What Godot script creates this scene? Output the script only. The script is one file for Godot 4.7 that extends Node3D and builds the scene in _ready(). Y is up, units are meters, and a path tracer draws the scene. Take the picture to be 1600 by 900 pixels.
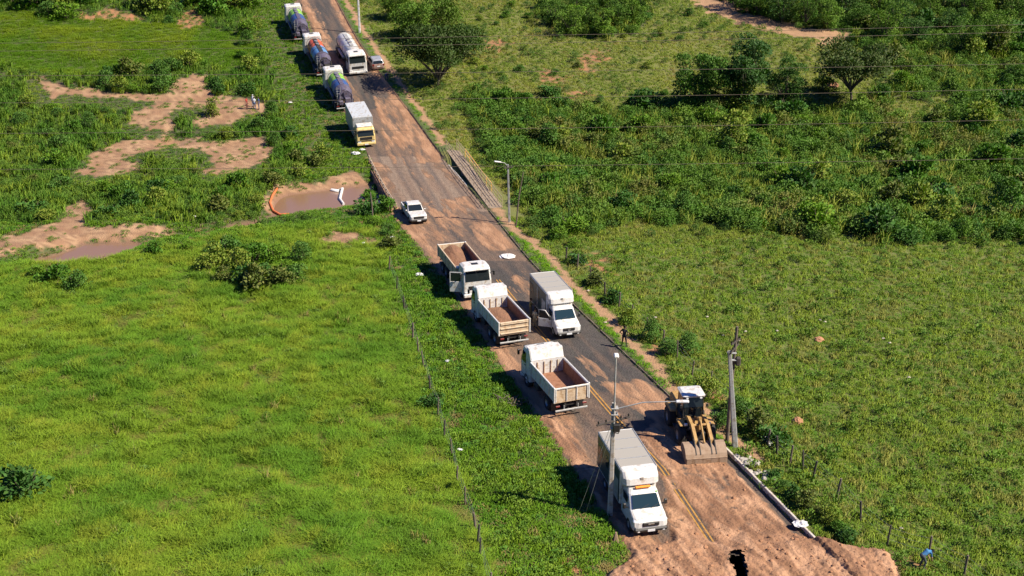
extends Node3D
# A flooded-out country road seen from the air: trucks queued on both sides of a small bridge between green pastures.
# World: camera over the origin, looking towards -Z. d = -z is the distance ahead of the camera, x to the right, y up.

const CAM_H := 38.8
const FOC := 1850.0          # focal length in pixels of the 1600 x 900 photograph
const WATER_Y := -0.75
const X0 := -125.0           # zone raster: origin, size, cell
const D0 := 40.0
const CELL := 0.25
const NX := 1000
const ND := 1000
var pitch := deg_to_rad(21.4)

enum {PASTURE, MEADOW, VERGE, LUSH, SAND, PATH, ROAD, LAWN, THICKET, UPLAND, HILL, CLAY, WET}

var zone := PackedByteArray()
var cover := PackedFloat32Array()      # how much soil lies on the road
var sink := PackedFloat32Array()       # how far the creek has cut into the land (1 m cells)
const SN := 260
var na := FastNoiseLite.new()
var nb := FastNoiseLite.new()
var nc := FastNoiseLite.new()
var rng := RandomNumberGenerator.new()
var names := {}
var mats := {}
var grunge: ImageTexture

# ---------------------------------------------------------------- lie of the land
func ramp(d: float) -> float:
	var t := d - 144.0
	if t <= -10.0: return 0.0
	if t < 10.0: return 0.15 * (t + 10.0) * (t + 10.0) / 40.0
	if t < 150.0: return 0.15 * t
	return 22.5 + 19.5 * (1.0 - exp(-(t - 150.0) / 130.0))

const LEFT_EDGE := [[0.0, 24.6], [40.0, 13.0], [58.6, 7.4], [66.0, 5.4], [73.4, 3.0], [83.6, 0.0], [88.4, -1.5], [103.2, -5.7], [112.9, -9.2], [122.8, -12.7], [138.9, -16.8], [144.7, -18.3], [151.2, -20.0], [160.3, -22.5], [178.5, -27.7], [193.7, -32.0], [211.6, -37.4], [237.0, -45.0], [300.0, -63.0], [420.0, -95.0]]
const RIGHT_EDGE := [[0.0, 36.0], [40.0, 23.4], [59.9, 17.0], [68.5, 14.4], [77.9, 11.2], [92.7, 6.0], [102.4, 2.7], [106.0, 1.5], [117.4, -1.3], [125.0, -3.4], [142.4, -8.5], [159.3, -14.1], [171.0, -18.6], [188.6, -24.4], [211.6, -31.0], [237.0, -38.4], [300.0, -56.4], [420.0, -88.0]]
func table(t: Array, d: float) -> float:
	for i in range(1, t.size()):
		if d <= t[i][0]:
			var a: Array = t[i - 1]
			return lerpf(a[1], t[i][1], clampf((d - a[0]) / (t[i][0] - a[0]), 0.0, 1.0))
	return t[t.size() - 1][1]
var left_row := PackedFloat32Array()
var right_row := PackedFloat32Array()
func row(r: PackedFloat32Array, d: float) -> float:
	var f := clampf(d * 2.0, 0.0, 838.0)
	var i := int(f)
	return lerpf(r[i], r[i + 1], f - i)
func left_of(d: float) -> float: return row(left_row, d)
func right_of(d: float) -> float: return row(right_row, d)
func middle(d: float) -> float: return 0.5 * (left_of(d) + right_of(d))

func sunk(x: float, d: float) -> float:
	var fx := x + 130.0
	var fd := d - 40.0
	if fx < 0.0 or fd < 0.0 or fx >= SN - 1 or fd >= SN - 1: return 0.0
	var i := int(fx)
	var j := int(fd)
	fx -= i
	fd -= j
	var k := j * SN + i
	return lerpf(lerpf(sink[k], sink[k + 1], fx), lerpf(sink[k + SN], sink[k + SN + 1], fx), fd)

func ground(x: float, d: float) -> float:
	var h := ramp(d) - 1.25 * sunk(x, d)
	var l := left_of(d)
	var r := right_of(d)
	var out := maxf(l - x, x - r)
	if out > 0.0:
		var rise := smoothstep(2.5, 14.0, out)
		h += rise * (0.35 * nb.get_noise_2d(x * 1.4, d * 1.4) + 0.12 * na.get_noise_2d(x, d))
		if x > r: h += 0.16 * (1.0 - smoothstep(3.0, 8.0, out))
		else: h -= 0.03
	return h

func ray(px: float, py: float) -> Vector3:        # direction (right, up, ahead) of a pixel of the photograph
	var dx := (px - 800.0) / FOC
	var dy := (450.0 - py) / FOC
	return Vector3(dx, dy * cos(pitch) - sin(pitch), cos(pitch) + dy * sin(pitch))

func on_level(px: float, py: float, y: float) -> Vector2:   # (x, d) where the pixel's ray meets the level y
	var r := ray(px, py)
	var s := (y - CAM_H) / r.y
	return Vector2(r.x * s, r.z * s)

func land(px: float, py: float) -> Vector2:                 # (x, d) where the pixel's ray meets the ground
	var r := ray(px, py)
	var s := 45.0
	while s < 420.0 and CAM_H + r.y * s > ground(r.x * s, r.z * s): s += 1.0
	for i in 8:
		s += (-1.0 if CAM_H + r.y * s < ground(r.x * s, r.z * s) else 1.0) * pow(0.5, i + 1)
	return Vector2(r.x * s, r.z * s)
func spot(px: float, py: float) -> Vector3:
	var p := land(px, py)
	return Vector3(p.x, ground(p.x, p.y), -p.y)
func road_spot(px: float, py: float) -> Vector3:
	var r := ray(px, py)
	var s := 45.0
	while s < 420.0 and CAM_H + r.y * s > ramp(r.z * s): s += 0.05
	return Vector3(r.x * s, ramp(r.z * s), -r.z * s)

func lands(px: Array) -> PackedVector2Array:
	var out := PackedVector2Array()
	for p in px: out.append(land(p[0], p[1]))
	return out

func fill(poly: PackedVector2Array, what: int) -> void:
	var lo := poly[0]
	var hi := poly[0]
	for p in poly:
		lo = lo.min(p)
		hi = hi.max(p)
	var n := poly.size()
	for j in range(maxi(0, int((lo.y - D0) / CELL)), mini(ND, int((hi.y - D0) / CELL) + 1)):
		var d := D0 + (j + 0.5) * CELL
		var cuts := []
		for i in n:
			var a := poly[i]
			var b := poly[(i + 1) % n]
			if (a.y > d) != (b.y > d): cuts.append(a.x + (d - a.y) / (b.y - a.y) * (b.x - a.x))
		cuts.sort()
		for k in range(0, cuts.size() - 1, 2):
			for i in range(maxi(0, int((cuts[k] - X0) / CELL)), mini(NX, int((cuts[k + 1] - X0) / CELL) + 1)):
				if what >= 100: cover[j * NX + i] = maxf(cover[j * NX + i], (what - 100) / 100.0)
				else: zone[j * NX + i] = what

func strip(px: Array, wide: float, what: int) -> void:
	var pts := lands(px)
	var l := PackedVector2Array()
	var r := PackedVector2Array()
	for i in pts.size():
		var t := (pts[mini(i + 1, pts.size() - 1)] - pts[maxi(i - 1, 0)]).normalized()
		var o := Vector2(-t.y, t.x) * wide * 0.5
		l.append(pts[i] + o)
		r.append(pts[i] - o)
	r.reverse()
	l.append_array(r)
	fill(l, what)

func zone_at(x: float, d: float) -> int:
	var i := int((x - X0) / CELL)
	var j := int((d - D0) / CELL)
	if i < 0 or j < 0 or i >= NX or j >= ND: return MEADOW if x < middle(d) else PASTURE
	return zone[j * NX + i]
func ragged(x: float, d: float, by: float) -> int:          # the zone with an uneven border
	return zone_at(x + by * (nc.get_noise_2d(x * 2.0, d * 2.0) + 0.6 * nc.get_noise_2d(x * 7.0 + 50.0, d * 7.0)), d + 1.6 * by * (nc.get_noise_2d(x * 2.0 + 300.0, d * 2.0) + 0.6 * nc.get_noise_2d(x * 7.0 - 90.0, d * 7.0)))
func edge_play(x: float, d: float) -> float:
	if x < left_of(d): return 1.0
	return 0.45 if x < right_of(d) + 4.5 else 2.0
func cover_at(x: float, d: float) -> float:
	var fx := (x - X0) / CELL - 0.5
	var fd := (d - D0) / CELL - 0.5
	var i := int(fx)
	var j := int(fd)
	if i < 0 or j < 0 or i >= NX - 1 or j >= ND - 1: return 0.0
	fx -= i
	fd -= j
	var k := j * NX + i
	return lerpf(lerpf(cover[k], cover[k + 1], fx), lerpf(cover[k + NX], cover[k + NX + 1], fx), fd)

func soften(g: PackedFloat32Array, w: int, h: int, r: int, times: int) -> PackedFloat32Array:
	for t in times:
		for pass_ in 2:
			var o := PackedFloat32Array()
			o.resize(w * h)
			var step := 1 if pass_ == 0 else w
			var lines := h if pass_ == 0 else w
			var along := w if pass_ == 0 else h
			for a in lines:
				var base := a * (w if pass_ == 0 else 1)
				var sum := 0.0
				for b in range(-r, along):
					if b + r < along: sum += g[base + (b + r) * step]
					if b - r - 1 >= 0: sum -= g[base + (b - r - 1) * step]
					if b >= 0: o[base + b * step] = sum / (2 * r + 1)
			g = o
	return g

func map_the_land() -> void:
	for i in 840:
		left_row.append(table(LEFT_EDGE, i * 0.5))
		right_row.append(table(RIGHT_EDGE, i * 0.5))
	for k in 2:
		var l2 := left_row.duplicate()
		var r2 := right_row.duplicate()
		for i in range(12, 828):
			var a := 0.0
			var b := 0.0
			for o in range(-12, 13):
				a += left_row[i + o]
				b += right_row[i + o]
			l2[i] = a / 25.0
			r2[i] = b / 25.0
		left_row = l2
		right_row = r2
	# the creek: outlines of its water, traced on the level of the water
	sink.resize(SN * SN)
	var pools := [
		[[424, 338], [436, 306], [500, 299], [560, 291], [600, 282], [660, 272], [705, 268], [726, 284], [700, 308], [640, 322], [560, 322], [520, 329], [480, 335], [440, 340]],
		[[40, 416], [45, 404], [90, 398], [116, 390], [112, 368], [124, 364], [132, 381], [160, 379], [205, 377], [275, 366], [262, 376], [200, 394], [165, 408], [110, 416]],
		[[255, 372], [330, 362], [395, 347], [430, 334], [434, 340], [398, 354], [332, 370], [262, 382]],
		[[-60, 424], [0, 418], [50, 404], [60, 414], [0, 424], [-60, 432]],
		[[245, 222], [262, 214], [292, 207], [302, 214], [282, 223], [255, 226]]]
	for q in pools.size():
		var poly := PackedVector2Array()
		for p in pools[q]: poly.append(on_level(p[0], p[1], WATER_Y) if q < 4 else on_level(p[0], p[1], 0.7))
		for j in SN:
			for i in SN:
				if Geometry2D.is_point_in_polygon(Vector2(i - 130.0, j + 40.0), poly): sink[j * SN + i] = 1.0
	sink = soften(sink, SN, SN, 1, 2)
	# zones
	zone.resize(NX * ND)
	cover.resize(NX * ND)
	for j in ND:
		var d := D0 + (j + 0.5) * CELL
		var l := left_of(d)
		var r := right_of(d)
		for i in NX:
			var x := X0 + (i + 0.5) * CELL
			var z := ROAD
			if x < l: z = VERGE if (d < 118.0 or x > l - 9.0) else LUSH
			elif x > r: z = PASTURE if d < 112.0 else UPLAND
			zone[j * NX + i] = z
	fill(lands([[-260, 430], [0, 418], [60, 414], [150, 410], [250, 386], [330, 374], [420, 358], [520, 352], [588, 356], [602, 400], [622, 480], [644, 560], [655, 600], [690, 690], [712, 760], [742, 850], [760, 900], [775, 1000], [-260, 1000]]), MEADOW)
	fill(lands([[-200, 15], [40, 18], [100, 25], [240, 36], [330, 44], [395, 60], [408, 112], [330, 108], [270, 95], [150, 122], [60, 116], [0, 104], [-200, 100]]), HILL)
	fill(lands([[715, 150], [760, 150], [900, 172], [1000, 172], [1250, 168], [1340, 170], [1420, 120], [1330, 66], [1130, 18], [1100, -25], [1800, -25], [1800, 384], [1500, 372], [1380, 376], [1200, 366], [1090, 348], [950, 352], [880, 372], [840, 345], [810, 312], [770, 250]]), THICKET)
	fill(lands([[850, -30], [845, 25], [880, 55], [960, 62], [1010, 40], [1015, -30]]), THICKET)
	fill(lands([[1340, 182], [1430, 158], [1480, 150], [1500, 175], [1420, 190]]), UPLAND)
	for s in [[[65, 122], [110, 135], [160, 143], [270, 148], [268, 135], [300, 115], [322, 120], [322, 138], [338, 150], [385, 156], [425, 163], [420, 173], [385, 176], [370, 190], [318, 200], [306, 190], [330, 172], [310, 166], [262, 176], [272, 200], [248, 209], [222, 197], [200, 188], [215, 175], [250, 164], [215, 155], [160, 150], [90, 152], [70, 140]],
			[[330, 218], [415, 217], [430, 232], [425, 250], [385, 262], [350, 272], [325, 267], [335, 240], [325, 225]],
			[[140, 240], [180, 227], [250, 215], [300, 213], [330, 222], [328, 236], [290, 232], [240, 233], [200, 246], [232, 258], [205, 267], [150, 277], [108, 270], [146, 260]],
			[[123, 313], [147, 316], [132, 345], [142, 353], [210, 350], [265, 353], [272, 366], [200, 378], [160, 381], [125, 384], [60, 380], [0, 398], [-60, 410], [-60, 392], [0, 378], [50, 360], [85, 350], [100, 335]],
			[[420, 324], [424, 294], [440, 284], [500, 283], [555, 270], [572, 278], [570, 300], [500, 306], [445, 310], [430, 338]],
			[[502, 372], [530, 360], [570, 365], [560, 377], [520, 384]], [[545, 372], [590, 372], [590, 378], [550, 380]],
			[[0, 372], [22, 364], [28, 386], [0, 396]]]: fill(lands(s), SAND)
	for s in [[[118, 17], [150, 24], [165, 10], [182, 16], [226, 27], [228, 33], [170, 33], [128, 30]], [[278, 40], [288, 22], [304, 12], [316, 30], [310, 44], [290, 46]], [[1484, 297], [1510, 292], [1560, 292], [1566, 300], [1500, 303]], [[1340, 228], [1400, 222], [1420, 230], [1370, 238]],
			[[895, 98], [925, 80], [950, 84], [935, 102], [918, 112]], [[845, 108], [865, 105], [885, 122], [870, 133], [850, 126]], [[895, 150], [915, 138], [928, 145], [905, 160]], [[738, 55], [762, 65], [795, 62], [790, 74], [745, 78]],
			[[925, 400], [940, 395], [942, 425], [928, 430]], [[1018, 540], [1034, 545], [1030, 560], [1016, 556]], [[1110, 604], [1130, 615], [1128, 628], [1112, 622]], [[1395, 872], [1425, 862], [1432, 880], [1405, 890]],
			[[885, 860], [895, 850], [912, 900], [900, 930], [890, 905]]]: fill(lands(s), CLAY)
	fill(lands([[1070, -12], [1110, -6], [1150, 12], [1200, 28], [1260, 45], [1322, 47], [1318, 58], [1293, 71], [1278, 62], [1200, 48], [1150, 35], [1098, 14]]), PATH)
	# the grass strip and the trodden path on the right of the road
	strip([[526, -12], [549, 28], [578, 75], [607, 120], [642, 168], [688, 236]], 2.6, LAWN)
	strip([[752, 312], [785, 347], [822, 385], [845, 414], [882, 454], [930, 500], [970, 542], [1017, 588], [1080, 645], [1140, 695]], 2.6, LAWN)
	strip([[533, -14], [555, 26], [571, 52], [593, 84], [621, 124], [647, 160], [669, 188], [694, 226]], 0.8, PATH)
	strip([[766, 312], [792, 345], [818, 367], [842, 388], [861, 407], [880, 429], [908, 456], [934, 479], [962, 511], [983, 533], [1003, 551], [1040, 588], [1064, 609], [1112, 654], [1158, 694], [1190, 722]], 0.85, PATH)
	for j in ND:
		var d := D0 + (j + 0.5) * CELL
		for i in range(maxi(0, int((left_of(d) - X0) / CELL)), mini(NX, int((right_of(d) - X0) / CELL) + 1)): zone[j * NX + i] = ROAD
	# soil on the road: outlines and how thickly it lies (100 + percent)
	for s in [[[[1030, 700], [1060, 690], [1141, 714], [1268, 834], [1300, 852], [1392, 866], [1420, 1000], [930, 1000], [950, 900], [995, 872], [1050, 852], [1046, 800], [1036, 742]], 200],
			[[[1000, 680], [1050, 640], [1140, 714], [1040, 745]], 190], [[[945, 600], [1006, 594], [1045, 618], [1062, 650], [1020, 656], [985, 640], [960, 620]], 178],
			[[[870, 545], [925, 565], [965, 600], [985, 660], [1030, 700], [1010, 690], [950, 640], [920, 600]], 120], [[[815, 420], [860, 470], [880, 520], [860, 540], [835, 500], [790, 450]], 128],
			[[[612, 322], [735, 306], [800, 386], [770, 392], [745, 380], [735, 372], [690, 366], [640, 360], [615, 345]], 146], [[[735, 345], [770, 350], [802, 388], [775, 394], [752, 382]], 180], [[[640, 362], [690, 364], [720, 372], [700, 378], [660, 376]], 150],
			[[[767, 376], [790, 376], [792, 386], [770, 386]], 185], [[[586, 150], [622, 152], [660, 200], [692, 246], [692, 256], [612, 258], [600, 215], [588, 175]], 158], [[[640, 178], [660, 200], [692, 246], [678, 248], [650, 215], [628, 178]], 176],
			[[[590, 258], [700, 256], [732, 300], [612, 318]], 122], [[[576, 252], [592, 256], [612, 320], [606, 322]], 160]]: fill(lands(s[0]), s[1])
	for j in ND:                                             # shoulders
		var d := D0 + (j + 0.5) * CELL
		var l := left_of(d)
		var r := right_of(d)
		for i in range(maxi(0, int((l - 1.0 - X0) / CELL)), mini(NX, int((r + 0.5 - X0) / CELL) + 1)):
			var x := X0 + (i + 0.5) * CELL
			var c := 0.0
			if x < l + 1.6 and d < 123.0: c = 0.9 - 0.5 * maxf(0.0, x - l)
			if d > 143.0 and x > r - 1.0: c = 0.9
			if d > 150.0 and x < l + 2.6: c = 0.55 + 0.3 * sin(x * 2.0 - l * 2.0)
			cover[j * NX + i] = maxf(cover[j * NX + i], c)
	cover = soften(cover, NX, ND, 1, 1)

# ---------------------------------------------------------------- mesh builder
class MB:
	var v := PackedVector3Array()
	var n := PackedVector3Array()
	var c := PackedColorArray()
	var tint := Color.WHITE
	func tri(a: Vector3, b: Vector3, d: Vector3, out: Vector3) -> void:
		var m := (d - a).cross(b - a)
		if m.length_squared() < 1e-14: return
		m = m.normalized()
		if m.dot(out) < 0.0:
			var t := b
			b = d
			d = t
			m = -m
		v.append(a); v.append(b); v.append(d)
		for i in 3:
			n.append(m)
			c.append(tint)
	func quad(a: Vector3, b: Vector3, d: Vector3, e: Vector3, out: Vector3) -> void:
		tri(a, b, d, out)
		tri(a, d, e, out)
	func smooth(a: Vector3, b: Vector3, d: Vector3, na_: Vector3, nb_: Vector3, nd_: Vector3) -> void:
		var m := (d - a).cross(b - a)
		if m.dot(na_ + nb_ + nd_) < 0.0:
			v.append(a); v.append(d); v.append(b)
			n.append(na_); n.append(nd_); n.append(nb_)
		else:
			v.append(a); v.append(b); v.append(d)
			n.append(na_); n.append(nb_); n.append(nd_)
		for i in 3: c.append(tint)
	func box(at: Vector3, size: Vector3, bevel := 0.0, turn := Basis.IDENTITY) -> void:
		var h := size * 0.5
		var b := minf(bevel, minf(h.x, minf(h.y, h.z)) * 0.9)
		for ax in 3:
			var u := (ax + 1) % 3
			var w := (ax + 2) % 3
			for s in [-1.0, 1.0]:
				var q := []
				for k in [[-1, -1], [1, -1], [1, 1], [-1, 1]]:
					var p := Vector3.ZERO
					p[ax] = s * h[ax]
					p[u] = k[0] * (h[u] - b)
					p[w] = k[1] * (h[w] - b)
					q.append(at + turn * p)
				var o := Vector3.ZERO
				o[ax] = s
				quad(q[0], q[1], q[2], q[3], turn * o)
		if b <= 0.0: return
		for ax in 3:
			var u := (ax + 1) % 3
			var w := (ax + 2) % 3
			for su in [-1.0, 1.0]:
				for sw in [-1.0, 1.0]:
					var q := []
					for k in [[-1, 0], [1, 0], [1, 1], [-1, 1]]:
						var p := Vector3.ZERO
						p[ax] = k[0] * (h[ax] - b)
						p[u] = su * (h[u] if k[1] == 0 else h[u] - b)
						p[w] = sw * (h[w] - b if k[1] == 0 else h[w])
						q.append(at + turn * p)
					var o := Vector3.ZERO
					o[u] = su
					o[w] = sw
					quad(q[0], q[1], q[2], q[3], turn * o)
		for sx in [-1.0, 1.0]:
			for sy in [-1.0, 1.0]:
				for sz in [-1.0, 1.0]:
					var s := Vector3(sx, sy, sz)
					var q := []
					for ax in 3:
						var p := s * (h - Vector3.ONE * b)
						p[ax] = s[ax] * h[ax]
						q.append(at + turn * p)
					tri(q[0], q[1], q[2], turn * s)
	func slab(a: Vector3, b: Vector3, d: Vector3, e: Vector3, thick: float, out: Vector3) -> void:   # a flat panel of four corners
		var m := (d - a).cross(b - a).normalized()
		if m.dot(out) < 0.0: m = -m
		var t := m * thick
		quad(a + t, b + t, d + t, e + t, m)
		quad(a, b, d, e, -m)
		var q := [a, b, d, e]
		var mid := (a + b + d + e) * 0.25
		for i in 4:
			var j := (i + 1) % 4
			quad(q[i], q[j], q[j] + t, q[i] + t, (q[i] + q[j]) * 0.5 - mid)
	func prism(poly: PackedVector2Array, x0: float, x1: float) -> void:     # a side view (z, y) drawn out along x
		var cw := Geometry2D.is_polygon_clockwise(poly)
		var k := poly.size()
		for i in k:
			var a := poly[i]
			var b := poly[(i + 1) % k]
			var e := b - a
			var o := Vector2(-e.y, e.x) if cw else Vector2(e.y, -e.x)
			quad(Vector3(x0, a.y, a.x), Vector3(x0, b.y, b.x), Vector3(x1, b.y, b.x), Vector3(x1, a.y, a.x), Vector3(0, o.y, o.x))
		var t := Geometry2D.triangulate_polygon(poly)
		for i in range(0, t.size(), 3):
			for x in [x0, x1]:
				tri(Vector3(x, poly[t[i]].y, poly[t[i]].x), Vector3(x, poly[t[i + 1]].y, poly[t[i + 1]].x), Vector3(x, poly[t[i + 2]].y, poly[t[i + 2]].x), Vector3(signf(x - (x0 + x1) * 0.5), 0, 0))
	func loft(rings: Array, soft := false, caps := true) -> void:
		var k: int = rings[0].size()
		var mids := []
		for r in rings:
			var m := Vector3.ZERO
			for p in r: m += p
			mids.append(m / k)
		for i in rings.size() - 1:
			var o: Vector3 = (mids[i] + mids[i + 1]) * 0.5
			for j in k:
				var l := (j + 1) % k
				var a: Vector3 = rings[i][j]
				var b: Vector3 = rings[i][l]
				var d: Vector3 = rings[i + 1][l]
				var e: Vector3 = rings[i + 1][j]
				if soft:
					smooth(a, b, d, (a - mids[i]).normalized(), (b - mids[i]).normalized(), (d - mids[i + 1]).normalized())
					smooth(a, d, e, (a - mids[i]).normalized(), (d - mids[i + 1]).normalized(), (e - mids[i + 1]).normalized())
				else: quad(a, b, d, e, (a + b + d + e) * 0.25 - o)
		if caps:
			for s in [0, rings.size() - 1]:
				var o: Vector3 = mids[s] - mids[1 if s == 0 else s - 1]
				for j in k: tri(mids[s], rings[s][j], rings[s][(j + 1) % k], o)
	func tube(pts: Array, radii: Array, seg := 8) -> void:
		var rings := []
		for i in pts.size():
			var t: Vector3 = (pts[mini(i + 1, pts.size() - 1)] - pts[maxi(i - 1, 0)]).normalized()
			var u := t.cross(Vector3.UP if absf(t.y) < 0.9 else Vector3.RIGHT).normalized()
			var w := t.cross(u)
			var r := []
			var rad: float = radii[mini(i, radii.size() - 1)]
			for k in seg: r.append(pts[i] + (u * cos(TAU * k / seg) + w * sin(TAU * k / seg)) * rad)
			rings.append(r)
		loft(rings, true)
	func wheel(at: Vector3, profile: Array, seg := 20) -> void:      # (x, radius) pairs turned about the x axis
		for i in profile.size() - 1:
			var a: Vector2 = Vector2(profile[i][0], profile[i][1])
			var b: Vector2 = Vector2(profile[i + 1][0], profile[i + 1][1])
			var e := b - a
			var nr := Vector2(-e.y, e.x).normalized()
			for k in seg:
				var s := TAU * k / seg
				var t := TAU * (k + 1) / seg
				var us := Vector3(0, cos(s), sin(s))
				var ut := Vector3(0, cos(t), sin(t))
				var X := Vector3.RIGHT
				smooth(at + X * a.x + us * a.y, at + X * b.x + us * b.y, at + X * b.x + ut * b.y, X * nr.x + us * nr.y, X * nr.x + us * nr.y, X * nr.x + ut * nr.y)
				smooth(at + X * a.x + us * a.y, at + X * b.x + ut * b.y, at + X * a.x + ut * a.y, X * nr.x + us * nr.y, X * nr.x + ut * nr.y, X * nr.x + ut * nr.y)
	func mesh(m: Material) -> ArrayMesh:
		var a := []
		a.resize(Mesh.ARRAY_MAX)
		a[Mesh.ARRAY_VERTEX] = v
		a[Mesh.ARRAY_NORMAL] = n
		a[Mesh.ARRAY_COLOR] = c
		var am := ArrayMesh.new()
		am.add_surface_from_arrays(Mesh.PRIMITIVE_TRIANGLES, a)
		am.surface_set_material(0, m)
		return am

func oval(y: float, z0: float, z1: float, half: float, r: float) -> Array:     # a level outline with rounded corners
	var out := []
	r = minf(r, minf(half, (z1 - z0) * 0.5) * 0.98)
	for q in [[1, 1, 0], [-1, 1, 1], [-1, -1, 2], [1, -1, 3]]:
		for k in 4:
			var a: float = PI / 2 * (q[2] + k / 3.0)
			out.append(Vector3(q[0] * (half - r) + r * cos(a), y, (z1 - r if q[1] > 0 else z0 + r) + r * sin(a)))
	return out

# ---------------------------------------------------------------- names, labels, materials
func numbered(called: String) -> String:
	names[called] = names.get(called, -1) + 1
	return called if names[called] == 0 else "%s_%03d" % [called, names[called]]
func tag(o: Node, label: String, category: String, group := "") -> void:
	o.set_meta("label", label)
	o.set_meta("category", category)
	if group: o.set_meta("group", group)
func thing(called: String, label: String, category: String, at := Vector3.ZERO, turn := 0.0, group := "") -> Node3D:
	var o := Node3D.new()
	o.name = numbered(called)
	add_child(o)
	o.position = at
	o.rotation.y = turn
	tag(o, label, category, group)
	return o
func part(b: MB, called: String, m: Material, parent: Node, label := "") -> MeshInstance3D:
	var o := MeshInstance3D.new()
	o.mesh = b.mesh(m)
	o.name = called if parent != self else numbered(called)
	parent.add_child(o, true)
	if label: o.set_meta("label", label)
	return o
func single(b: MB, called: String, m: Material, label: String, category: String, at := Vector3.ZERO, turn := 0.0, group := "") -> MeshInstance3D:
	var o := part(b, called, m, self)
	o.position = at
	o.rotation.y = turn
	tag(o, label, category, group)
	return o
func setting(o: Node) -> void: o.set_meta("kind", "structure")

func lin(r: float, g: float, b: float) -> Color: return Color(r, g, b)
func mat(key: String, col: Color, rough := 0.6, metal := 0.0, worn := true) -> StandardMaterial3D:
	if mats.has(key): return mats[key]
	var m := StandardMaterial3D.new()
	m.albedo_color = col.linear_to_srgb()
	m.roughness = rough
	m.metallic = metal
	if worn:
		m.albedo_texture = grunge
		m.uv1_triplanar = true
		m.uv1_scale = Vector3.ONE * 0.61
	mats[key] = m
	return m
func make_materials() -> void:
	var f := FastNoiseLite.new()
	f.seed = 5
	f.noise_type = FastNoiseLite.TYPE_SIMPLEX_SMOOTH
	f.frequency = 0.012
	f.fractal_octaves = 5
	f.fractal_gain = 0.62
	var im := f.get_seamless_image(256, 256)
	im.convert(Image.FORMAT_RGB8)
	for y in 256:
		for x in 256:
			var k := im.get_pixel(x, y).r
			var dirt := smoothstep(0.55, 0.8, k)
			var t := (1.0 - 0.3 * absf(k - 0.5)) * (1.0 - 0.05 * dirt)
			im.set_pixel(x, y, Color(t, t * (1.0 - 0.05 * dirt), t * (1.0 - 0.11 * dirt)))
	grunge = ImageTexture.create_from_image(im)
	mat("white", lin(0.56, 0.56, 0.55), 0.35)
	mats.white.clearcoat_enabled = true
	mats.white.clearcoat = 0.5
	mat("cream", lin(0.5, 0.39, 0.27), 0.6)
	mat("dusty", lin(0.25, 0.12, 0.068), 0.85)
	mat("greyroof", lin(0.29, 0.275, 0.245), 0.6, 0.0, false)
	mat("teal", lin(0.02, 0.05, 0.06), 0.35)
	mat("alu", lin(0.38, 0.4, 0.42), 0.45, 0.35)
	mat("tyre", lin(0.022, 0.021, 0.02), 0.85)
	mat("rim", lin(0.42, 0.4, 0.37), 0.45, 0.5)
	mat("black", lin(0.018, 0.018, 0.019), 0.5)
	mat("chassis", lin(0.03, 0.028, 0.026), 0.7)
	mat("glass", lin(0.012, 0.017, 0.02), 0.06, 0.0, false)
	mat("screen", lin(0.014, 0.03, 0.04), 0.05, 0.0, false)
	mat("lamp", lin(0.7, 0.72, 0.72), 0.15, 0.3, false)
	mat("amber", lin(0.8, 0.25, 0.02), 0.25, 0.0, false)
	mat("red", lin(0.16, 0.012, 0.01), 0.3, 0.0, false)
	mat("plate", lin(0.62, 0.64, 0.66), 0.5, 0.0, false)
	mat("steel", lin(0.5, 0.5, 0.5), 0.4, 0.7)
	mat("galv", lin(0.36, 0.37, 0.37), 0.55, 0.2)
	mat("concrete", lin(0.36, 0.34, 0.31), 0.85)
	mat("kerb", lin(0.5, 0.46, 0.41), 0.85)
	mat("oldkerb", lin(0.17, 0.14, 0.105), 0.9)
	mat("cable", lin(0.16, 0.13, 0.1), 0.8)
	mat("wood", lin(0.13, 0.105, 0.085), 0.9)
	mat("darkwood", lin(0.055, 0.047, 0.042), 0.9)
	mat("yellow", lin(0.36, 0.22, 0.075), 0.65)
	mat("bucket", lin(0.27, 0.19, 0.13), 0.75)
	mat("cabyellow", lin(0.62, 0.48, 0.2), 0.4)
	mat("plastic", lin(0.62, 0.63, 0.65), 0.5)
	mat("orange", lin(0.55, 0.15, 0.05), 0.65)
	mat("green", lin(0.25, 0.5, 0.05), 0.4)
	mat("blue", lin(0.04, 0.09, 0.26), 0.4)
	mat("skyblue", lin(0.11, 0.25, 0.48), 0.4)
	mat("tankred", lin(0.55, 0.11, 0.04), 0.45)
	mat("purple", lin(0.1, 0.09, 0.14), 0.55)
	mat("rail", lin(0.38, 0.3, 0.22), 0.65)
	mat("yellowrail", lin(0.7, 0.4, 0.08), 0.55)
	mat("rose", lin(0.34, 0.23, 0.2), 0.3, 0.2)
	mat("footdeck", lin(0.24, 0.19, 0.145), 0.9)
	for k in ["vert", "leaf", "soil", "body"]:
		var m := mat(k, Color.WHITE, 0.9, 0.0, false)
		m.vertex_color_use_as_albedo = true
	mats.leaf.roughness = 0.6
	mats.leaf.metallic_specular = 0.25
	mats.leaf.backlight_enabled = true
	mats.leaf.backlight = Color(0.5, 0.6, 0.2)
	var g := FastNoiseLite.new()
	g.seed = 9
	g.frequency = 0.05
	g.fractal_octaves = 4
	var gi := g.get_seamless_image(256, 256)
	gi.bump_map_to_normal_map(6.0)
	mats.soil.normal_enabled = true
	mats.soil.normal_texture = ImageTexture.create_from_image(gi)
	mats.soil.normal_scale = 0.8
	mats.soil.uv1_triplanar = true
	mats.soil.uv1_world_triplanar = true
	mats.soil.uv1_scale = Vector3.ONE * 0.35

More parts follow.
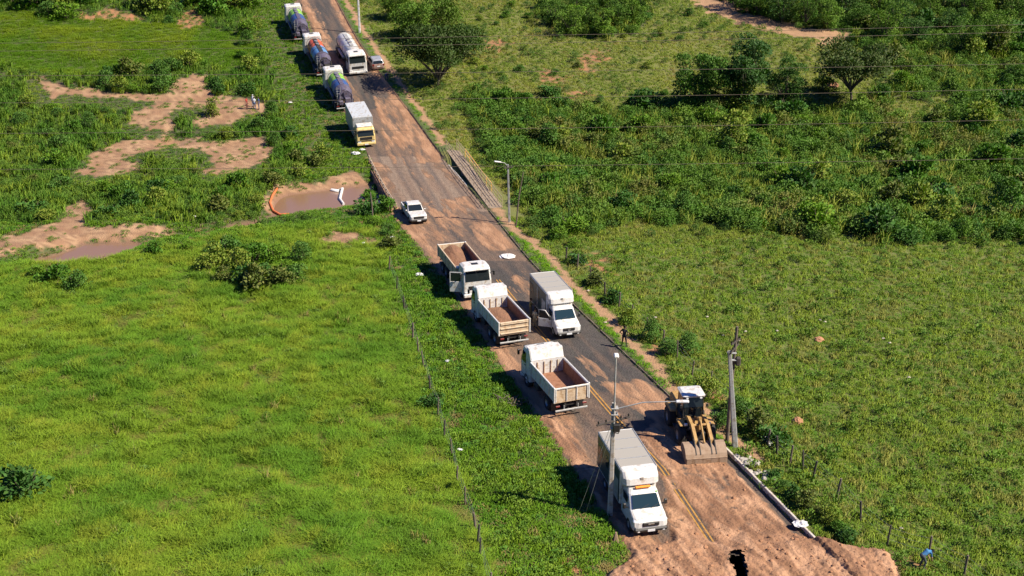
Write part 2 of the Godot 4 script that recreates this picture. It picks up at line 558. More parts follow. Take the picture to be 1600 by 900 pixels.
# ---------------------------------------------------------------- terrain, road, soil, water
func sheet(cols: int, rows: int, pos: PackedVector3Array, col: PackedColorArray, m: Material, gap := PackedByteArray()) -> ArrayMesh:
	var nor := PackedVector3Array()
	nor.resize(pos.size())
	for j in rows:
		for i in cols:
			var k := j * cols + i
			var a := pos[k + 1 if i < cols - 1 else k] - pos[k - 1 if i > 0 else k]
			var b := pos[k + cols if j < rows - 1 else k] - pos[k - cols if j > 0 else k]
			var q := a.cross(b)
			if q.y < 0.0: q = -q
			nor[k] = q.normalized()
	var idx := PackedInt32Array()
	idx.resize((cols - 1) * (rows - 1) * 6)
	var w := 0
	for j in rows - 1:
		for i in cols - 1:
			var k := j * cols + i
			if gap.size() and gap[k] + gap[k + 1] + gap[k + cols] + gap[k + cols + 1] > 2: continue
			for o in [k, k + cols, k + 1, k + 1, k + cols, k + cols + 1]:      # rows run away from the camera
				idx[w] = o
				w += 1
	idx.resize(w)
	var a := []
	a.resize(Mesh.ARRAY_MAX)
	a[Mesh.ARRAY_VERTEX] = pos
	a[Mesh.ARRAY_NORMAL] = nor
	a[Mesh.ARRAY_COLOR] = col
	a[Mesh.ARRAY_INDEX] = idx
	var am := ArrayMesh.new()
	am.add_surface_from_arrays(Mesh.PRIMITIVE_TRIANGLES, a)
	am.surface_set_material(0, m)
	return am

func mixc(a: Color, b: Color, t: float) -> Color: return a.lerp(b, clampf(t, 0.0, 1.0))

func earth_colour(z: int, x: float, d: float) -> Color:
	var n := 0.5 + 0.5 * nc.get_noise_2d(x * 3.0, d * 3.0)
	var f := 0.5 + 0.5 * nc.get_noise_2d(x * 13.0, d * 13.0)
	match z:
		SAND: return mixc(mixc(Color(0.235, 0.13, 0.07), Color(0.34, 0.215, 0.12), smoothstep(0.3, 0.7, n)), Color(0.16, 0.09, 0.05), smoothstep(0.35, 0.75, f) * 0.85)
		PATH: return mixc(Color(0.36, 0.215, 0.12), Color(0.2, 0.12, 0.06), f)
		CLAY: return mixc(Color(0.32, 0.14, 0.065), Color(0.13, 0.1, 0.035), smoothstep(0.3, 0.7, f))
		MEADOW, HILL: return mixc(Color(0.075, 0.1, 0.018), Color(0.05, 0.06, 0.02), n)
		LAWN: return mixc(Color(0.06, 0.11, 0.015), Color(0.08, 0.08, 0.03), n)
		VERGE: return mixc(Color(0.055, 0.08, 0.02), Color(0.12, 0.09, 0.045), n * n)
		PASTURE: return mixc(mixc(Color(0.1, 0.135, 0.022), Color(0.15, 0.14, 0.036), n), Color(0.06, 0.085, 0.02), f * 0.6)
		UPLAND: return mixc(mixc(Color(0.11, 0.14, 0.026), Color(0.16, 0.14, 0.04), n), Color(0.08, 0.1, 0.025), f * 0.5)
	return mixc(Color(0.05, 0.065, 0.02), Color(0.1, 0.075, 0.04), n * n)

func build_ground() -> void:
	var xs := PackedFloat32Array()
	var x := -112.0
	while x <= 112.0:
		xs.append(x)
		x += 0.5
	var g := 1.0
	while xs[xs.size() - 1] < 2600.0:
		xs.append(xs[xs.size() - 1] + g)
		xs.insert(0, xs[0] - g)
		g *= 1.5
	var ds := PackedFloat32Array()
	var d := 46.0
	while d < 262.0:
		ds.append(d)
		d += 0.4 if d < 150.0 else 0.7
	g = 1.5
	while ds[ds.size() - 1] < 2600.0:
		ds.append(ds[ds.size() - 1] + g)
		g *= 1.4
	g = 1.5
	while ds[0] > -900.0:
		ds.insert(0, ds[0] - g)
		g *= 1.5
	var pos := PackedVector3Array()
	var col := PackedColorArray()
	for dd in ds:
		var l := left_of(dd)
		var r := right_of(dd)
		for xx in xs:
			var px := xx
			if absf(px - l) < 0.25: px = l - 0.02
			elif absf(px - r) < 0.25: px = r + 0.12
			var y := ground(px, dd)
			if px > l and px < r: y -= 2.6 if dd > 50.0 and dd < 62.0 and px > l + 1.0 and px < r - 1.0 else 0.3
			var z := ragged(px, dd, edge_play(px, dd))
			if z == SAND or z == PATH or z == CLAY: y += 0.05 * nc.get_noise_2d(px * 9.0, dd * 5.0)
			pos.append(Vector3(px, y, -dd))
			var c := earth_colour(z, px, dd)
			if y < WATER_Y + 0.22 and z != ROAD: c = mixc(c, Color(0.16, 0.09, 0.055), (WATER_Y + 0.22 - y) * 5.0)
			col.append(c)
	var o := MeshInstance3D.new()
	o.mesh = sheet(xs.size(), ds.size(), pos, col, mats.soil)
	o.name = "ground"
	add_child(o)
	setting(o)
	# brown creek water
	var w := MB.new()
	for q in [[-130, 88, -12, 150], [-12, 118, 30, 150]]:
		w.quad(Vector3(q[0], WATER_Y, -q[1]), Vector3(q[2], WATER_Y, -q[1]), Vector3(q[2], WATER_Y, -q[3]), Vector3(q[0], WATER_Y, -q[3]), Vector3.UP)
	var wm := mat("water", lin(0.2, 0.115, 0.07), 0.2, 0.0, false)
	setting(part(w, "water", wm, self))

const LINE := [[30.0, 19.5], [50.0, 13.6], [58.3, 11.6], [66.9, 9.75], [73.7, 7.35], [78.7, 5.75], [88.2, 2.55], [103.0, -1.9], [120.0, -7.9], [150.0, -15.2], [211.0, -34.2], [240.0, -42.6]]
func build_road() -> void:
	for p in [[1143, 862], [1152, 866], [1160, 857], [1164, 880], [1171, 905], [1173, 930], [1150, 930], [1148, 896], [1136, 875]]: pit.append(on_level(p[0], p[1], 0.2))
	var cols := 84
	var gap := PackedByteArray()
	var pos := PackedVector3Array()
	var col := PackedColorArray()
	var ds := PackedFloat32Array()
	var d := 20.0
	while d < 330.0:
		ds.append(d)
		d += 0.16 if d < 150.0 and d > 50.0 else 0.4
	for dd in ds:
		var l := left_of(dd)
		var r := right_of(dd)
		for i in cols:
			var u := clampf((i - 1.0) / (cols - 3.0), 0.0, 1.0)
			var x := lerpf(l, r, u)
			var y := ramp(dd) + 0.04 * (1.0 - 4.0 * (u - 0.5) * (u - 0.5))
			if i == 0 or i == cols - 1: y -= 0.6
			gap.append(1 if dd < 60.5 and Geometry2D.is_point_in_polygon(Vector2(x, dd), pit) else 0)
			pos.append(Vector3(x, y, -dd))
			var t := x - table(LINE, dd)
			var grain := nc.get_noise_2d(x * 21.0, dd * 15.0)
			var streak := na.get_noise_2d(t * 9.0, dd * 0.9)
			var blot := nb.get_noise_2d(x * 9.0, dd * 5.0)
			var c := mixc(Color(0.052, 0.045, 0.04), Color(0.034, 0.031, 0.03), 0.5 + blot)
			var dust := Color(0.16, 0.1, 0.066)
			var k := 0.0
			if dd < 78.0: k = lerpf(0.6, 0.2, smoothstep(-2.8, 0.2, t))
			elif dd < 94.0: k = lerpf(0.4, 0.04, smoothstep(-0.8, 0.6, t))
			elif dd < 106.0: k = lerpf(0.32, 0.25, smoothstep(94.0, 99.0, dd)) * (1.0 - 0.75 * smoothstep(99.0, 102.0, dd) * smoothstep(-1.5, 0.5, t))
			elif dd < 121.5: k = 0.5
			elif dd < 143.0:
				var s := sin(t * 3.3) + 0.5 * sin(t * 7.7 + 1.0)
				c = mixc(Color(0.2, 0.145, 0.105), Color(0.105, 0.08, 0.065), 0.5 + 0.45 * s)
				k = 0.3
			elif dd < 160.0: k = 0.5
			else: k = 0.12 + 0.3 * smoothstep(0.8, 3.0, absf(t))
			k += 0.35 * streak + 0.25 * blot
			c = mixc(c, dust, k)
			if dd < 143.0 and dd > 104.0: c = mixc(c, Color(0.045, 0.04, 0.038), 0.7 * exp(-pow((t + 0.1 + 0.25 * blot) / 0.28, 2.0)))
			c = c * (1.0 + 0.35 * grain)
			c.a = 1.0
			col.append(c)
	var o := MeshInstance3D.new()
	o.mesh = sheet(cols, ds.size(), pos, col, mats.soil, gap)
	o.name = "road"
	add_child(o)
	setting(o)
	for s in [-0.14, 0.14]:
		var b := MB.new()
		d = 57.5
		while d < 101.0:
			var e := d + 0.5
			var xa: float = table(LINE, d) + s
			var xb: float = table(LINE, e) + s
			var ya := ramp(d) + 0.047
			b.quad(Vector3(xa - 0.055, ya, -d), Vector3(xa + 0.055, ya, -d), Vector3(xb + 0.055, ya, -e), Vector3(xb - 0.055, ya, -e), Vector3.UP)
			d = e
		setting(part(b, "road_marking", mat("linepaint", lin(0.36, 0.19, 0.04), 0.85), self))

func dirt_depth(x: float, d: float) -> float:
	var c := cover_at(x, d)
	if c < 0.03: return -0.25
	var v := x - middle(d)
	var n := 0.5 + 0.42 * na.get_noise_2d(v * 6.0, d * 0.9) + 0.5 * nc.get_noise_2d(v * 12.0, d * 2.0) + 0.3 * nc.get_noise_2d(v * 30.0, d * 8.0)
	var h := (c * 1.3 - n - 0.02) * 0.09
	h = minf(h, 0.075)
	if d < 74.0 and c > 0.5:
		var t := absf(x - table(LINE, d) - 0.05)
		if d > 57.4 and t < 0.5: h -= 0.13 * (1.0 - smoothstep(0.12, 0.4, t)) * clampf(0.75 + 0.8 * nc.get_noise_2d(v * 4.0, d * 4.0), 0.0, 1.0)
		var rut := sin(v * 9.5 + 5.0 * nb.get_noise_2d(v * 4.0, d * 2.0))
		var amount := smoothstep(0.5, 0.9, c) * clampf(0.6 + nb.get_noise_2d(x * 8.0 + 40.0, d * 8.0), 0.1, 1.3)
		h += amount * (0.02 * rut + 0.09 * absf(na.get_noise_2d(v * 7.0 + 70.0, d * 6.0)) + 0.06 * nc.get_noise_2d(v * 9.0, d * 12.0) + 0.05 * nc.get_noise_2d(v * 24.0, d * 26.0) - 0.03)
	if d < 69.5 and d > 58.5 and right_of(d) - x < 0.9: h -= 0.14 * (1.0 - smoothstep(0.3, 0.9, right_of(d) - x))
	if d < 63.0:
		var heap := smoothstep(59.6, 57.6, d + 0.9 * na.get_noise_2d(x * 6.0, d * 2.0) + 0.9 * nc.get_noise_2d(x * 2.0, 4.0)) * smoothstep(0.4, 1.0, c)
		h += heap * (0.3 + 0.16 * nb.get_noise_2d(x * 6.0, d * 6.0) + 0.09 * nc.get_noise_2d(x * 14.0, d * 14.0) + 0.04 * nc.get_noise_2d(x * 45.0, d * 45.0))
	return h

var pit := PackedVector2Array()
func build_dirt() -> void:
	for region in 2:
		var gap := PackedByteArray()
		var pos := PackedVector3Array()
		var col := PackedColorArray()
		var cols := 0
		var rows := 0
		var d := 45.0 if region == 0 else 73.0
		while d < (73.1 if region == 0 else 232.0):
			cols = 0
			var l := left_of(d)
			var r := right_of(d)
			var from := 1.0 if region == 0 else l - 1.1
			var to := 33.0 if region == 0 else r + 0.1
			var step := 0.09 if region == 0 else (to - from) / 92.0
			for i in (356 if region == 0 else 93):
				var x := from + i * step
				var h := dirt_depth(x, d)
				var y := ramp(d) + 0.035 + h
				if x < l or x > r: y = ground(x, d) + h + 0.02
				if x > l - 0.6 and x < r + 0.1 and d > 120.0 and d < 144.0: y = ramp(d) + 0.03 + h
				gap.append(1 if region == 0 and d < 60.5 and Geometry2D.is_point_in_polygon(Vector2(x + 0.25 * nc.get_noise_2d(x * 30.0, d * 30.0), d + 0.25 * nc.get_noise_2d(x * 30.0 + 90.0, d * 30.0)), pit) else 0)
				pos.append(Vector3(x, y, -d))
				var n := 0.5 + 0.5 * nc.get_noise_2d((x - middle(d)) * 4.0, d * 2.2)
				var f := 0.5 + 0.5 * nc.get_noise_2d((x - middle(d)) * 22.0, d * 6.0)
				var c := mixc(Color(0.29, 0.155, 0.085), Color(0.18, 0.09, 0.047), smoothstep(0.32, 0.68, n))
				c = mixc(c, Color(0.42, 0.245, 0.145), smoothstep(0.15, 0.45, na.get_noise_2d((x - middle(d)) * 8.0 + 31.0, d * 2.5)) * 0.6)
				c = mixc(c, Color(0.14, 0.075, 0.04), smoothstep(0.35, 0.85, f) * 0.55)
				if d > 74.0: c = mixc(c, Color(0.29, 0.165, 0.092), 0.4)
				c = mixc(c, Color(0.105, 0.07, 0.048), 0.85 * smoothstep(0.045, 0.0, h))
				col.append(c)
				cols += 1
			rows += 1
			d += 0.085 if region == 0 else (0.14 if d < 125.0 else 0.24)
		var o := MeshInstance3D.new()
		o.mesh = sheet(cols, rows, pos, col, mats.soil, gap)
		o.name = "dirt_spread" if region == 0 else "dirt_film"
		add_child(o)
		setting(o)

# ---------------------------------------------------------------- plants
func grass_patch(blades: int, radius: float, lo: float, hi: float, wide: float, bend: float, salt: int, spread := 0.3) -> ArrayMesh:
	var r := RandomNumberGenerator.new()
	r.seed = salt
	var b := MB.new()
	for i in blades:
		var a := r.randf() * TAU
		var p := Vector3(cos(a), 0, sin(a)) * radius * sqrt(r.randf())
		var h := r.randf_range(lo, hi)
		var t := r.randf() * TAU
		var lean := Vector3(cos(t), 0, sin(t)) * h * bend * r.randf_range(0.4, 1.3)
		var s := Vector3(-sin(t), 0, cos(t)).rotated(Vector3.UP, r.randf_range(-0.9, 0.9)) * wide * r.randf_range(0.6, 1.2)
		var mid := p + Vector3.UP * h * 0.62 + lean * 0.35
		var tip := p + Vector3.UP * h * r.randf_range(0.82, 1.0) + lean
		var k := 1.0 + r.randf_range(-spread, spread)
		b.tint = Color(k * r.randf_range(0.9, 1.12), k, k * r.randf_range(0.8, 1.1))
		var n := (Vector3.UP * 0.9 - lean.normalized() * 0.15 + Vector3(r.randf() - 0.5, 0, r.randf() - 0.5) * 0.9).normalized()
		b.smooth(p - s * 0.6, p + s * 0.6, mid + s, n, n, n)
		b.smooth(p - s * 0.6, mid + s, mid - s, n, n, n)
		b.smooth(mid - s, mid + s, tip, n, n, n)
	return b.mesh(mats.leaf)

func leaf(b: MB, p: Vector3, dir: Vector3, size: float, r: RandomNumberGenerator, up: Vector3) -> void:
	var s := dir.cross(Vector3(r.randf() - 0.5, r.randf() - 0.2, r.randf() - 0.5)).normalized() * size * r.randf_range(0.25, 0.42)
	var e := p + dir * size
	var m := p + dir * size * 0.45 + up * size * 0.06
	var n := (dir.cross(s)).normalized()
	if n.dot(up) < 0.0: n = -n
	n = (n + up * 0.8).normalized()
	b.smooth(p, m + s, e, n, n, n)
	b.smooth(p, e, m - s, n, n, n)

func lobes(b: MB, list: Array, count: int, size: float, tone: Color, r: RandomNumberGenerator, spread := 0.28) -> void:
	var total := 0.0
	for l in list: total += l[1].x * l[1].x
	for l in list:
		var radii: Vector3 = l[1]
		var own := r.randf_range(0.85, 1.15)
		for i in int(count * radii.x * radii.x / total):
			var q := Vector3(r.randfn(), r.randfn(), r.randfn()).normalized()
			if q.y < -0.45: q.y = -q.y
			var p: Vector3 = l[0] + q * radii * pow(r.randf(), 0.32)
			var dir := (q + Vector3(r.randf() - 0.5, r.randf() - 0.35, r.randf() - 0.5) * 1.7).normalized()
			var k := own * (1.0 + r.randf_range(-spread, spread))
			b.tint = Color(tone.r * k * r.randf_range(0.85, 1.2), tone.g * k, tone.b * k)
			leaf(b, p, dir, size * r.randf_range(0.6, 1.25), r, (q * 0.6 + Vector3.UP).normalized())

func bush_mesh(salt: int, tone: Color, size: float, count: int, tall := 0.8) -> ArrayMesh:     # about 1 m across
	var r := RandomNumberGenerator.new()
	r.seed = salt
	var b := MB.new()
	var list := []
	for i in 7:
		var a := i * 2.4 + r.randf()
		var o := r.randf_range(0.08, 0.36) if i else 0.0
		var w := r.randf_range(0.16, 0.27)
		list.append([Vector3(cos(a) * o, tall * r.randf_range(0.3, 0.72) - o * 0.3, sin(a) * o), Vector3(w, w * r.randf_range(0.8, 1.3) * tall, w)])
	lobes(b, list, count, size, tone, r)
	for i in count / 7:                                  # low leaves and stems that reach the ground
		var a := r.randf() * TAU
		var p := Vector3(cos(a), 0, sin(a)) * r.randf_range(0.1, 0.5)
		b.tint = tone * r.randf_range(0.8, 1.2)
		leaf(b, p + Vector3.UP * r.randf_range(0.0, 0.18), Vector3(p.x, 0.5, p.z).normalized(), size * 1.1, r, Vector3.UP)
	return b.mesh(mats.leaf)
func stem_mesh(salt: int) -> ArrayMesh:
	var r := RandomNumberGenerator.new()
	r.seed = salt
	var b := MB.new()
	b.tint = Color(0.09, 0.07, 0.045)
	for i in 4:
		var a := i * 1.6 + r.randf()
		b.tube([Vector3(cos(a) * 0.03, -0.06, sin(a) * 0.03), Vector3(cos(a) * 0.1, 0.25, sin(a) * 0.1), Vector3(cos(a) * 0.24, 0.55, sin(a) * 0.24)], [0.022, 0.016, 0.006], 5)
	return b.mesh(mats.vert)

var bushes := []
var stems := []
func make_bushes() -> void:
	var tones := [Color(0.06, 0.14, 0.016), Color(0.1, 0.19, 0.018), Color(0.045, 0.11, 0.022), Color(0.14, 0.195, 0.028), Color(0.075, 0.16, 0.03), Color(0.1, 0.13, 0.03)]
	for i in 12: bushes.append(bush_mesh(100 + i, tones[i % 6], [0.085, 0.062, 0.105][i % 3], [950, 1500, 700][i % 3], [0.8, 1.0, 0.65][(i / 3) % 3]))
	for i in 3: stems.append(stem_mesh(300 + i))
func bush(called: String, label: String, category: String, at: Vector3, wide: float, kind: int, group: String, high := 1.0) -> Node3D:
	if group:
		label = "%s %s %s%s" % ["small" if wide < 1.9 else "large" if wide > 3.0 else "middling", ["deep green", "bright green", "dark bluish green", "yellow green", "fresh green", "dull olive"][kind % 6], ["", "fine leaved ", "coarse leaved "][kind % 3], label]
	var t := thing(called, label, category, at - Vector3.UP * 0.03, rng.randf() * TAU, group)
	var f := MeshInstance3D.new()
	f.mesh = bushes[kind % 12]
	f.name = "foliage"
	t.add_child(f)
	var s := MeshInstance3D.new()
	s.mesh = stems[kind % 3]
	s.name = "stem"
	t.add_child(s)
	t.scale = Vector3(wide, wide * high, wide)
	return t

func tree(called: String, label: String, at: Vector3, high: float, wide: float, bare: float, tone: Color, leaves: int, salt: int, group := "") -> Node3D:
	var r := RandomNumberGenerator.new()
	r.seed = salt
	var t := thing(called, label, "tree", at - Vector3.UP * 0.1, 0.0, group)
	var b := MB.new()
	var crown := MB.new()
	b.tint = Color(0.1, 0.08, 0.06)
	var fork := high * bare
	var lean := Vector3(r.randf() - 0.5, 0, r.randf() - 0.5) * high * 0.1
	b.tube([Vector3(0, -0.1, 0), Vector3(0, fork * 0.5, 0) + lean * 0.3, Vector3(0, fork, 0) + lean, Vector3(0, high * 0.72, 0) + lean * 1.4], [high * 0.024 + 0.03, high * 0.019 + 0.02, high * 0.015 + 0.02, 0.03], 7)
	var list := []
	var limbs := int(clampf(wide * 1.6, 7, 18))
	for i in limbs:
		var a := i * 2.4 + r.randf() * 0.8
		var o := wide * 0.5 * r.randf_range(0.35, 0.8)
		var tip := Vector3(cos(a) * o, lerpf(fork, high, r.randf_range(0.35, 0.86)), sin(a) * o) + lean
		var knee := Vector3(cos(a) * o * 0.45, lerpf(fork, tip.y, 0.45), sin(a) * o * 0.45) + lean
		b.tube([Vector3(0, fork * r.randf_range(0.75, 1.0), 0) + lean * 0.9, knee, tip], [high * 0.012 + 0.015, high * 0.008 + 0.01, 0.012], 5)
		var w := wide * r.randf_range(0.13, 0.21)
		list.append([tip, Vector3(w, w * r.randf_range(0.55, 0.85), w)])
		list.append([(knee + tip) * 0.5 + Vector3(r.randf() - 0.5, r.randf() * 0.6, r.randf() - 0.5) * w, Vector3(w, w * 0.6, w) * 0.75])
	if bare < 0.12:                                      # branches down to the ground
		for i in 9:
			var a := i * 2.4 + r.randf()
			var w := wide * r.randf_range(0.13, 0.2)
			list.append([Vector3(cos(a) * wide * r.randf_range(0.1, 0.36), high * r.randf_range(0.1, 0.42), sin(a) * wide * r.randf_range(0.1, 0.36)), Vector3(w, w * 0.8, w)])
	list.append([Vector3(0, high * 0.85, 0) + lean * 1.4, Vector3(wide * 0.17, high * 0.13, wide * 0.17)])
	lobes(crown, list, leaves * 2, clampf(wide * 0.034, 0.2, 0.32), tone, r)
	part(b, "trunk", mats.vert, t)
	part(crown, "crown", mats.leaf, t)
	return t

func scatter(called: String, label: String, category: String, meshes: Array, rows: Array) -> void:
	# rows: for each mesh an array of [Transform3D, Color]
	var top := MultiMeshInstance3D.new() if meshes.size() == 1 else Node3D.new()
	top.name = numbered(called)
	add_child(top)
	tag(top, label, category)
	top.set_meta("kind", "stuff")
	for k in meshes.size():
		if rows[k].is_empty(): continue
		var m := MultiMesh.new()
		m.transform_format = MultiMesh.TRANSFORM_3D
		m.use_colors = true
		m.mesh = meshes[k]
		m.instance_count = rows[k].size()
		for i in rows[k].size():
			m.set_instance_transform(i, rows[k][i][0])
			m.set_instance_color(i, rows[k][i][1])
		var o: MultiMeshInstance3D = top if meshes.size() == 1 else MultiMeshInstance3D.new()
		o.multimesh = m
		if meshes.size() > 1:
			o.name = ["tufts", "weeds", "reeds", "shrubs"][k]
			o.set_meta("kind", "stuff")
			top.add_child(o)

func grow_grass() -> void:
	var soft := grass_patch(70, 0.44, 0.26, 0.6, 0.013, 0.85, 11, 0.22)
	var short := grass_patch(40, 0.36, 0.1, 0.24, 0.02, 0.7, 12)
	var lush := grass_patch(34, 0.34, 0.18, 0.42, 0.024, 0.6, 13)
	var reed := grass_patch(22, 0.32, 0.8, 1.5, 0.035, 0.38, 14)
	var wr := RandomNumberGenerator.new()
	wr.seed = 21
	var wb := MB.new()
	lobes(wb, [[Vector3(0, 0.16, 0), Vector3(0.3, 0.16, 0.3)], [Vector3(0.2, 0.1, 0.18), Vector3(0.2, 0.12, 0.2)], [Vector3(-0.22, 0.12, -0.1), Vector3(0.2, 0.14, 0.2)]], 90, 0.1, Color.WHITE, wr, 0.25)
	var weed := wb.mesh(mats.leaf)
	var hb := MB.new()
	lobes(hb, [[Vector3(0, 0.5, 0), Vector3(0.34, 0.36, 0.34)], [Vector3(0.25, 0.32, 0.18), Vector3(0.28, 0.28, 0.28)], [Vector3(-0.26, 0.35, -0.15), Vector3(0.28, 0.32, 0.28)], [Vector3(0.02, 0.25, -0.3), Vector3(0.26, 0.24, 0.26)]], 300, 0.1, Color.WHITE, wr, 0.3)
	var shrub := hb.mesh(mats.leaf)
	var sets := {}
	for k in [MEADOW, VERGE, LUSH, PASTURE, LAWN, THICKET, UPLAND, HILL]: sets[k] = [[], [], [], []]
	var r := RandomNumberGenerator.new()
	r.seed = 77
	var d := 49.0
	while d < 262.0:
		var s := lerpf(0.3, 0.58, clampf((d - 55.0) / 120.0, 0.0, 1.0))
		var half := 0.4324 * (d * 0.931 + 13.0) + 3.5
		var x := -half
		while x < half:
			x += s
			var px := x + (r.randf() - 0.5) * s * 1.3
			var pd := d + (r.randf() - 0.5) * s * 1.3
			var l := left_of(pd)
			var rr := right_of(pd)
			if px > l - 0.1 and px < rr + 0.3: continue
			if px > rr and px < rr + 3.4 and pd > 119.0 and pd < 147.0: continue
			var z := ragged(px, pd, edge_play(px, pd))
			if z == ROAD or z == PATH: continue
			if cover_at(px, pd) > 0.25 + 0.3 * r.randf(): continue
			var y := ground(px, pd)
			if y < WATER_Y + 0.12: continue
			var big := nb.get_noise_2d(px * 2.2, pd * 2.2)            # patches of some 15 m
			var mid := nc.get_noise_2d(px * 2.0 + 20.0, pd * 2.0)     # patches of a few metres
			var fine := nc.get_noise_2d(px * 8.0 - 30.0, pd * 8.0)
			var q := 0
			var c: Color
			var k := r.randf_range(0.85, 1.15)
			var sc := r.randf_range(0.8, 1.25)
			var tall := 1.0
			match z:
				MEADOW:
					c = mixc(Color(0.1, 0.205, 0.016), Color(0.162, 0.245, 0.02), 0.5 + 1.1 * big + 0.7 * mid)
					c = mixc(c, Color(0.06, 0.145, 0.014), 0.5 * smoothstep(0.05, 0.6, mid - 0.5 * big + 0.6 * fine))
					if fine + mid < -0.38: c = mixc(c, Color(0.2, 0.16, 0.05), 0.65)
					c = mixc(c, Color(0.2, 0.245, 0.024), 0.75 * smoothstep(0.05, 0.45, nc.get_noise_2d(px * 3.3 + 400.0, pd * 3.3)))
					if r.randf() < 0.05 + 0.3 * smoothstep(0.15, 0.45, nc.get_noise_2d(px * 2.6 - 700.0, pd * 2.6)):
						q = 1
						c = mixc(Color(0.065, 0.125, 0.02), Color(0.1, 0.16, 0.03), r.randf())
					elif r.randf() < 0.007:
						q = 2
						c = mixc(Color(0.2, 0.17, 0.06), Color(0.12, 0.16, 0.04), r.randf())
						sc *= 0.6
					tall = 0.8 + 0.7 * mid + 0.8 * fine
				HILL:
					c = mixc(Color(0.085, 0.175, 0.008), Color(0.155, 0.215, 0.012), 0.45 + 1.2 * big + 0.5 * mid)
					tall = 0.7 + 0.6 * mid
				VERGE:
					c = mixc(Color(0.06, 0.155, 0.01), Color(0.115, 0.19, 0.012), 0.5 + 0.7 * mid + 0.6 * big)
					if r.randf() < 0.2 + 0.35 * smoothstep(-0.1, 0.4, mid):
						q = 1
						c = mixc(Color(0.05, 0.135, 0.018), Color(0.12, 0.19, 0.02), 0.5 + fine + 0.4 * mid)
					elif fine + mid < -0.5 and r.randf() < 0.7: c = Color(0.2, 0.16, 0.06)
					tall = 0.9 + 0.8 * mid
				LUSH:
					c = mixc(Color(0.06, 0.14, 0.016), Color(0.15, 0.21, 0.02), 0.45 + 0.9 * mid + 0.6 * big)
					var t := r.randf() + 0.5 * mid
					q = 2 if t < 0.3 else 1 if t < 0.6 else 3 if t < 0.78 else 0
					if q == 3 or q == 1: c = mixc(Color(0.04, 0.1, 0.018), Color(0.1, 0.17, 0.022), 0.5 + fine + 0.4 * mid)
					tall = 0.85 + 0.5 * fine
				PASTURE:
					c = mixc(Color(0.075, 0.16, 0.013), Color(0.14, 0.195, 0.02), 0.5 + 1.1 * mid + 1.1 * fine)
					c = mixc(c, Color(0.19, 0.165, 0.045), 0.6 * smoothstep(0.2, 0.6, fine - mid + 0.3 * big))
					c = mixc(c, Color(0.05, 0.11, 0.014), 0.65 * smoothstep(0.1, 0.5, nc.get_noise_2d(px * 11.0 + 9.0, pd * 11.0)))  # darker mottles: uneven grass tone plus small tuft shadows painted into the colour
					tall = 1.0 + 1.5 * fine
					var t := r.randf()
					if t < 0.05 + 0.09 * maxf(0.0, mid):
						q = 1
						c = mixc(Color(0.06, 0.125, 0.018), Color(0.1, 0.165, 0.02), r.randf())
						sc *= r.randf_range(0.6, 1.5)
					elif t > 0.93 and fine > 0.1: continue
				UPLAND:
					c = mixc(Color(0.1, 0.155, 0.018), Color(0.16, 0.185, 0.028), 0.5 + 1.0 * mid + 0.6 * big)
					c = mixc(c, Color(0.21, 0.15, 0.055), 0.7 * smoothstep(0.3, 0.7, fine - 0.4 * mid + 0.5 * big))
					if r.randf() < 0.05 + 0.12 * maxf(0.0, mid):
						q = 3 if r.randf() < 0.35 else 1
						c = mixc(Color(0.04, 0.09, 0.018), Color(0.08, 0.13, 0.02), r.randf())
					sc *= 1.15
				LAWN:
					c = mixc(Color(0.07, 0.19, 0.008), Color(0.11, 0.22, 0.01), 0.5 + mid + 0.5 * fine)
					tall = 0.9
				THICKET:
					c = mixc(Color(0.06, 0.13, 0.016), Color(0.14, 0.19, 0.022), 0.5 + 0.9 * mid + 0.7 * fine + 0.5 * big)
					if big > 0.25 and fine > 0.1: c = mixc(c, Color(0.17, 0.11, 0.05), 0.5)
					var t := r.randf() + 0.3 * mid
					if nc.get_noise_2d(px * 1.3 + 55.0, pd * 1.3) + 0.5 * fine > 0.22:      # grassy gaps
						t = 0.6 + 0.6 * r.randf()
						c = mixc(c, Color(0.15, 0.18, 0.03), 0.6)
					q = 3 if t < 0.42 else 1 if t < 0.66 else 2 if t < 0.8 else 0
					if q == 3:
						sc *= r.randf_range(1.0, 1.9)
						c = mixc(c, Color(0.045, 0.11, 0.018), 0.5 + mid)
					tall = 0.9 + 0.6 * fine
					sc *= 1.1
				_:                                            # sand and clay: a few weeds
					if r.randf() > (0.05 + 0.5 * smoothstep(0.15, 0.45, mid + 0.4 * fine) if z == SAND else 0.3): continue
					z = LUSH
					q = 1
					c = Color(0.08, 0.15, 0.02)
			if z == LUSH or z == VERGE or z == HILL:                 # plants stay low where bare sand or water shows behind them
				for back in [1.5, 3.0, 4.5]:
					var zb := zone_at(px, pd + back)
					if zb == SAND or ground(px, pd + back) < WATER_Y - 0.1:
						tall *= 0.45 + 0.1 * back
						sc *= r.randf_range(0.7, 1.1)
						if q > 1: q = r.randi() % 2
						break
			c = c * k * 1.22
			var m := Basis(Vector3.UP, r.randf() * TAU).scaled(Vector3(sc, sc * maxf(0.35, tall), sc))
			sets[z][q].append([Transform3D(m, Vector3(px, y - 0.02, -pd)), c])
		d += s
	scatter("meadow_grass", "tall yellow green grass of the meadow left of the road", "grass", [soft, weed, reed], [sets[MEADOW][0], sets[MEADOW][1], sets[MEADOW][2]])
	scatter("hill_grass", "smooth bright green grass on the slope above the sandy patches", "grass", [soft], [sets[HILL][0]])
	scatter("verge_weeds", "weeds and rough grass between the left fence and the road", "grass", [lush, weed], [sets[VERGE][0], sets[VERGE][1]])
	scatter("creek_growth", "rank reeds and weeds along the sandy creek bed", "ground cover", [lush, weed, reed, shrub], sets[LUSH])
	scatter("pasture_grass", "short patchy grass of the grazed pasture right of the road", "grass", [short, weed], [sets[PASTURE][0], sets[PASTURE][1]])
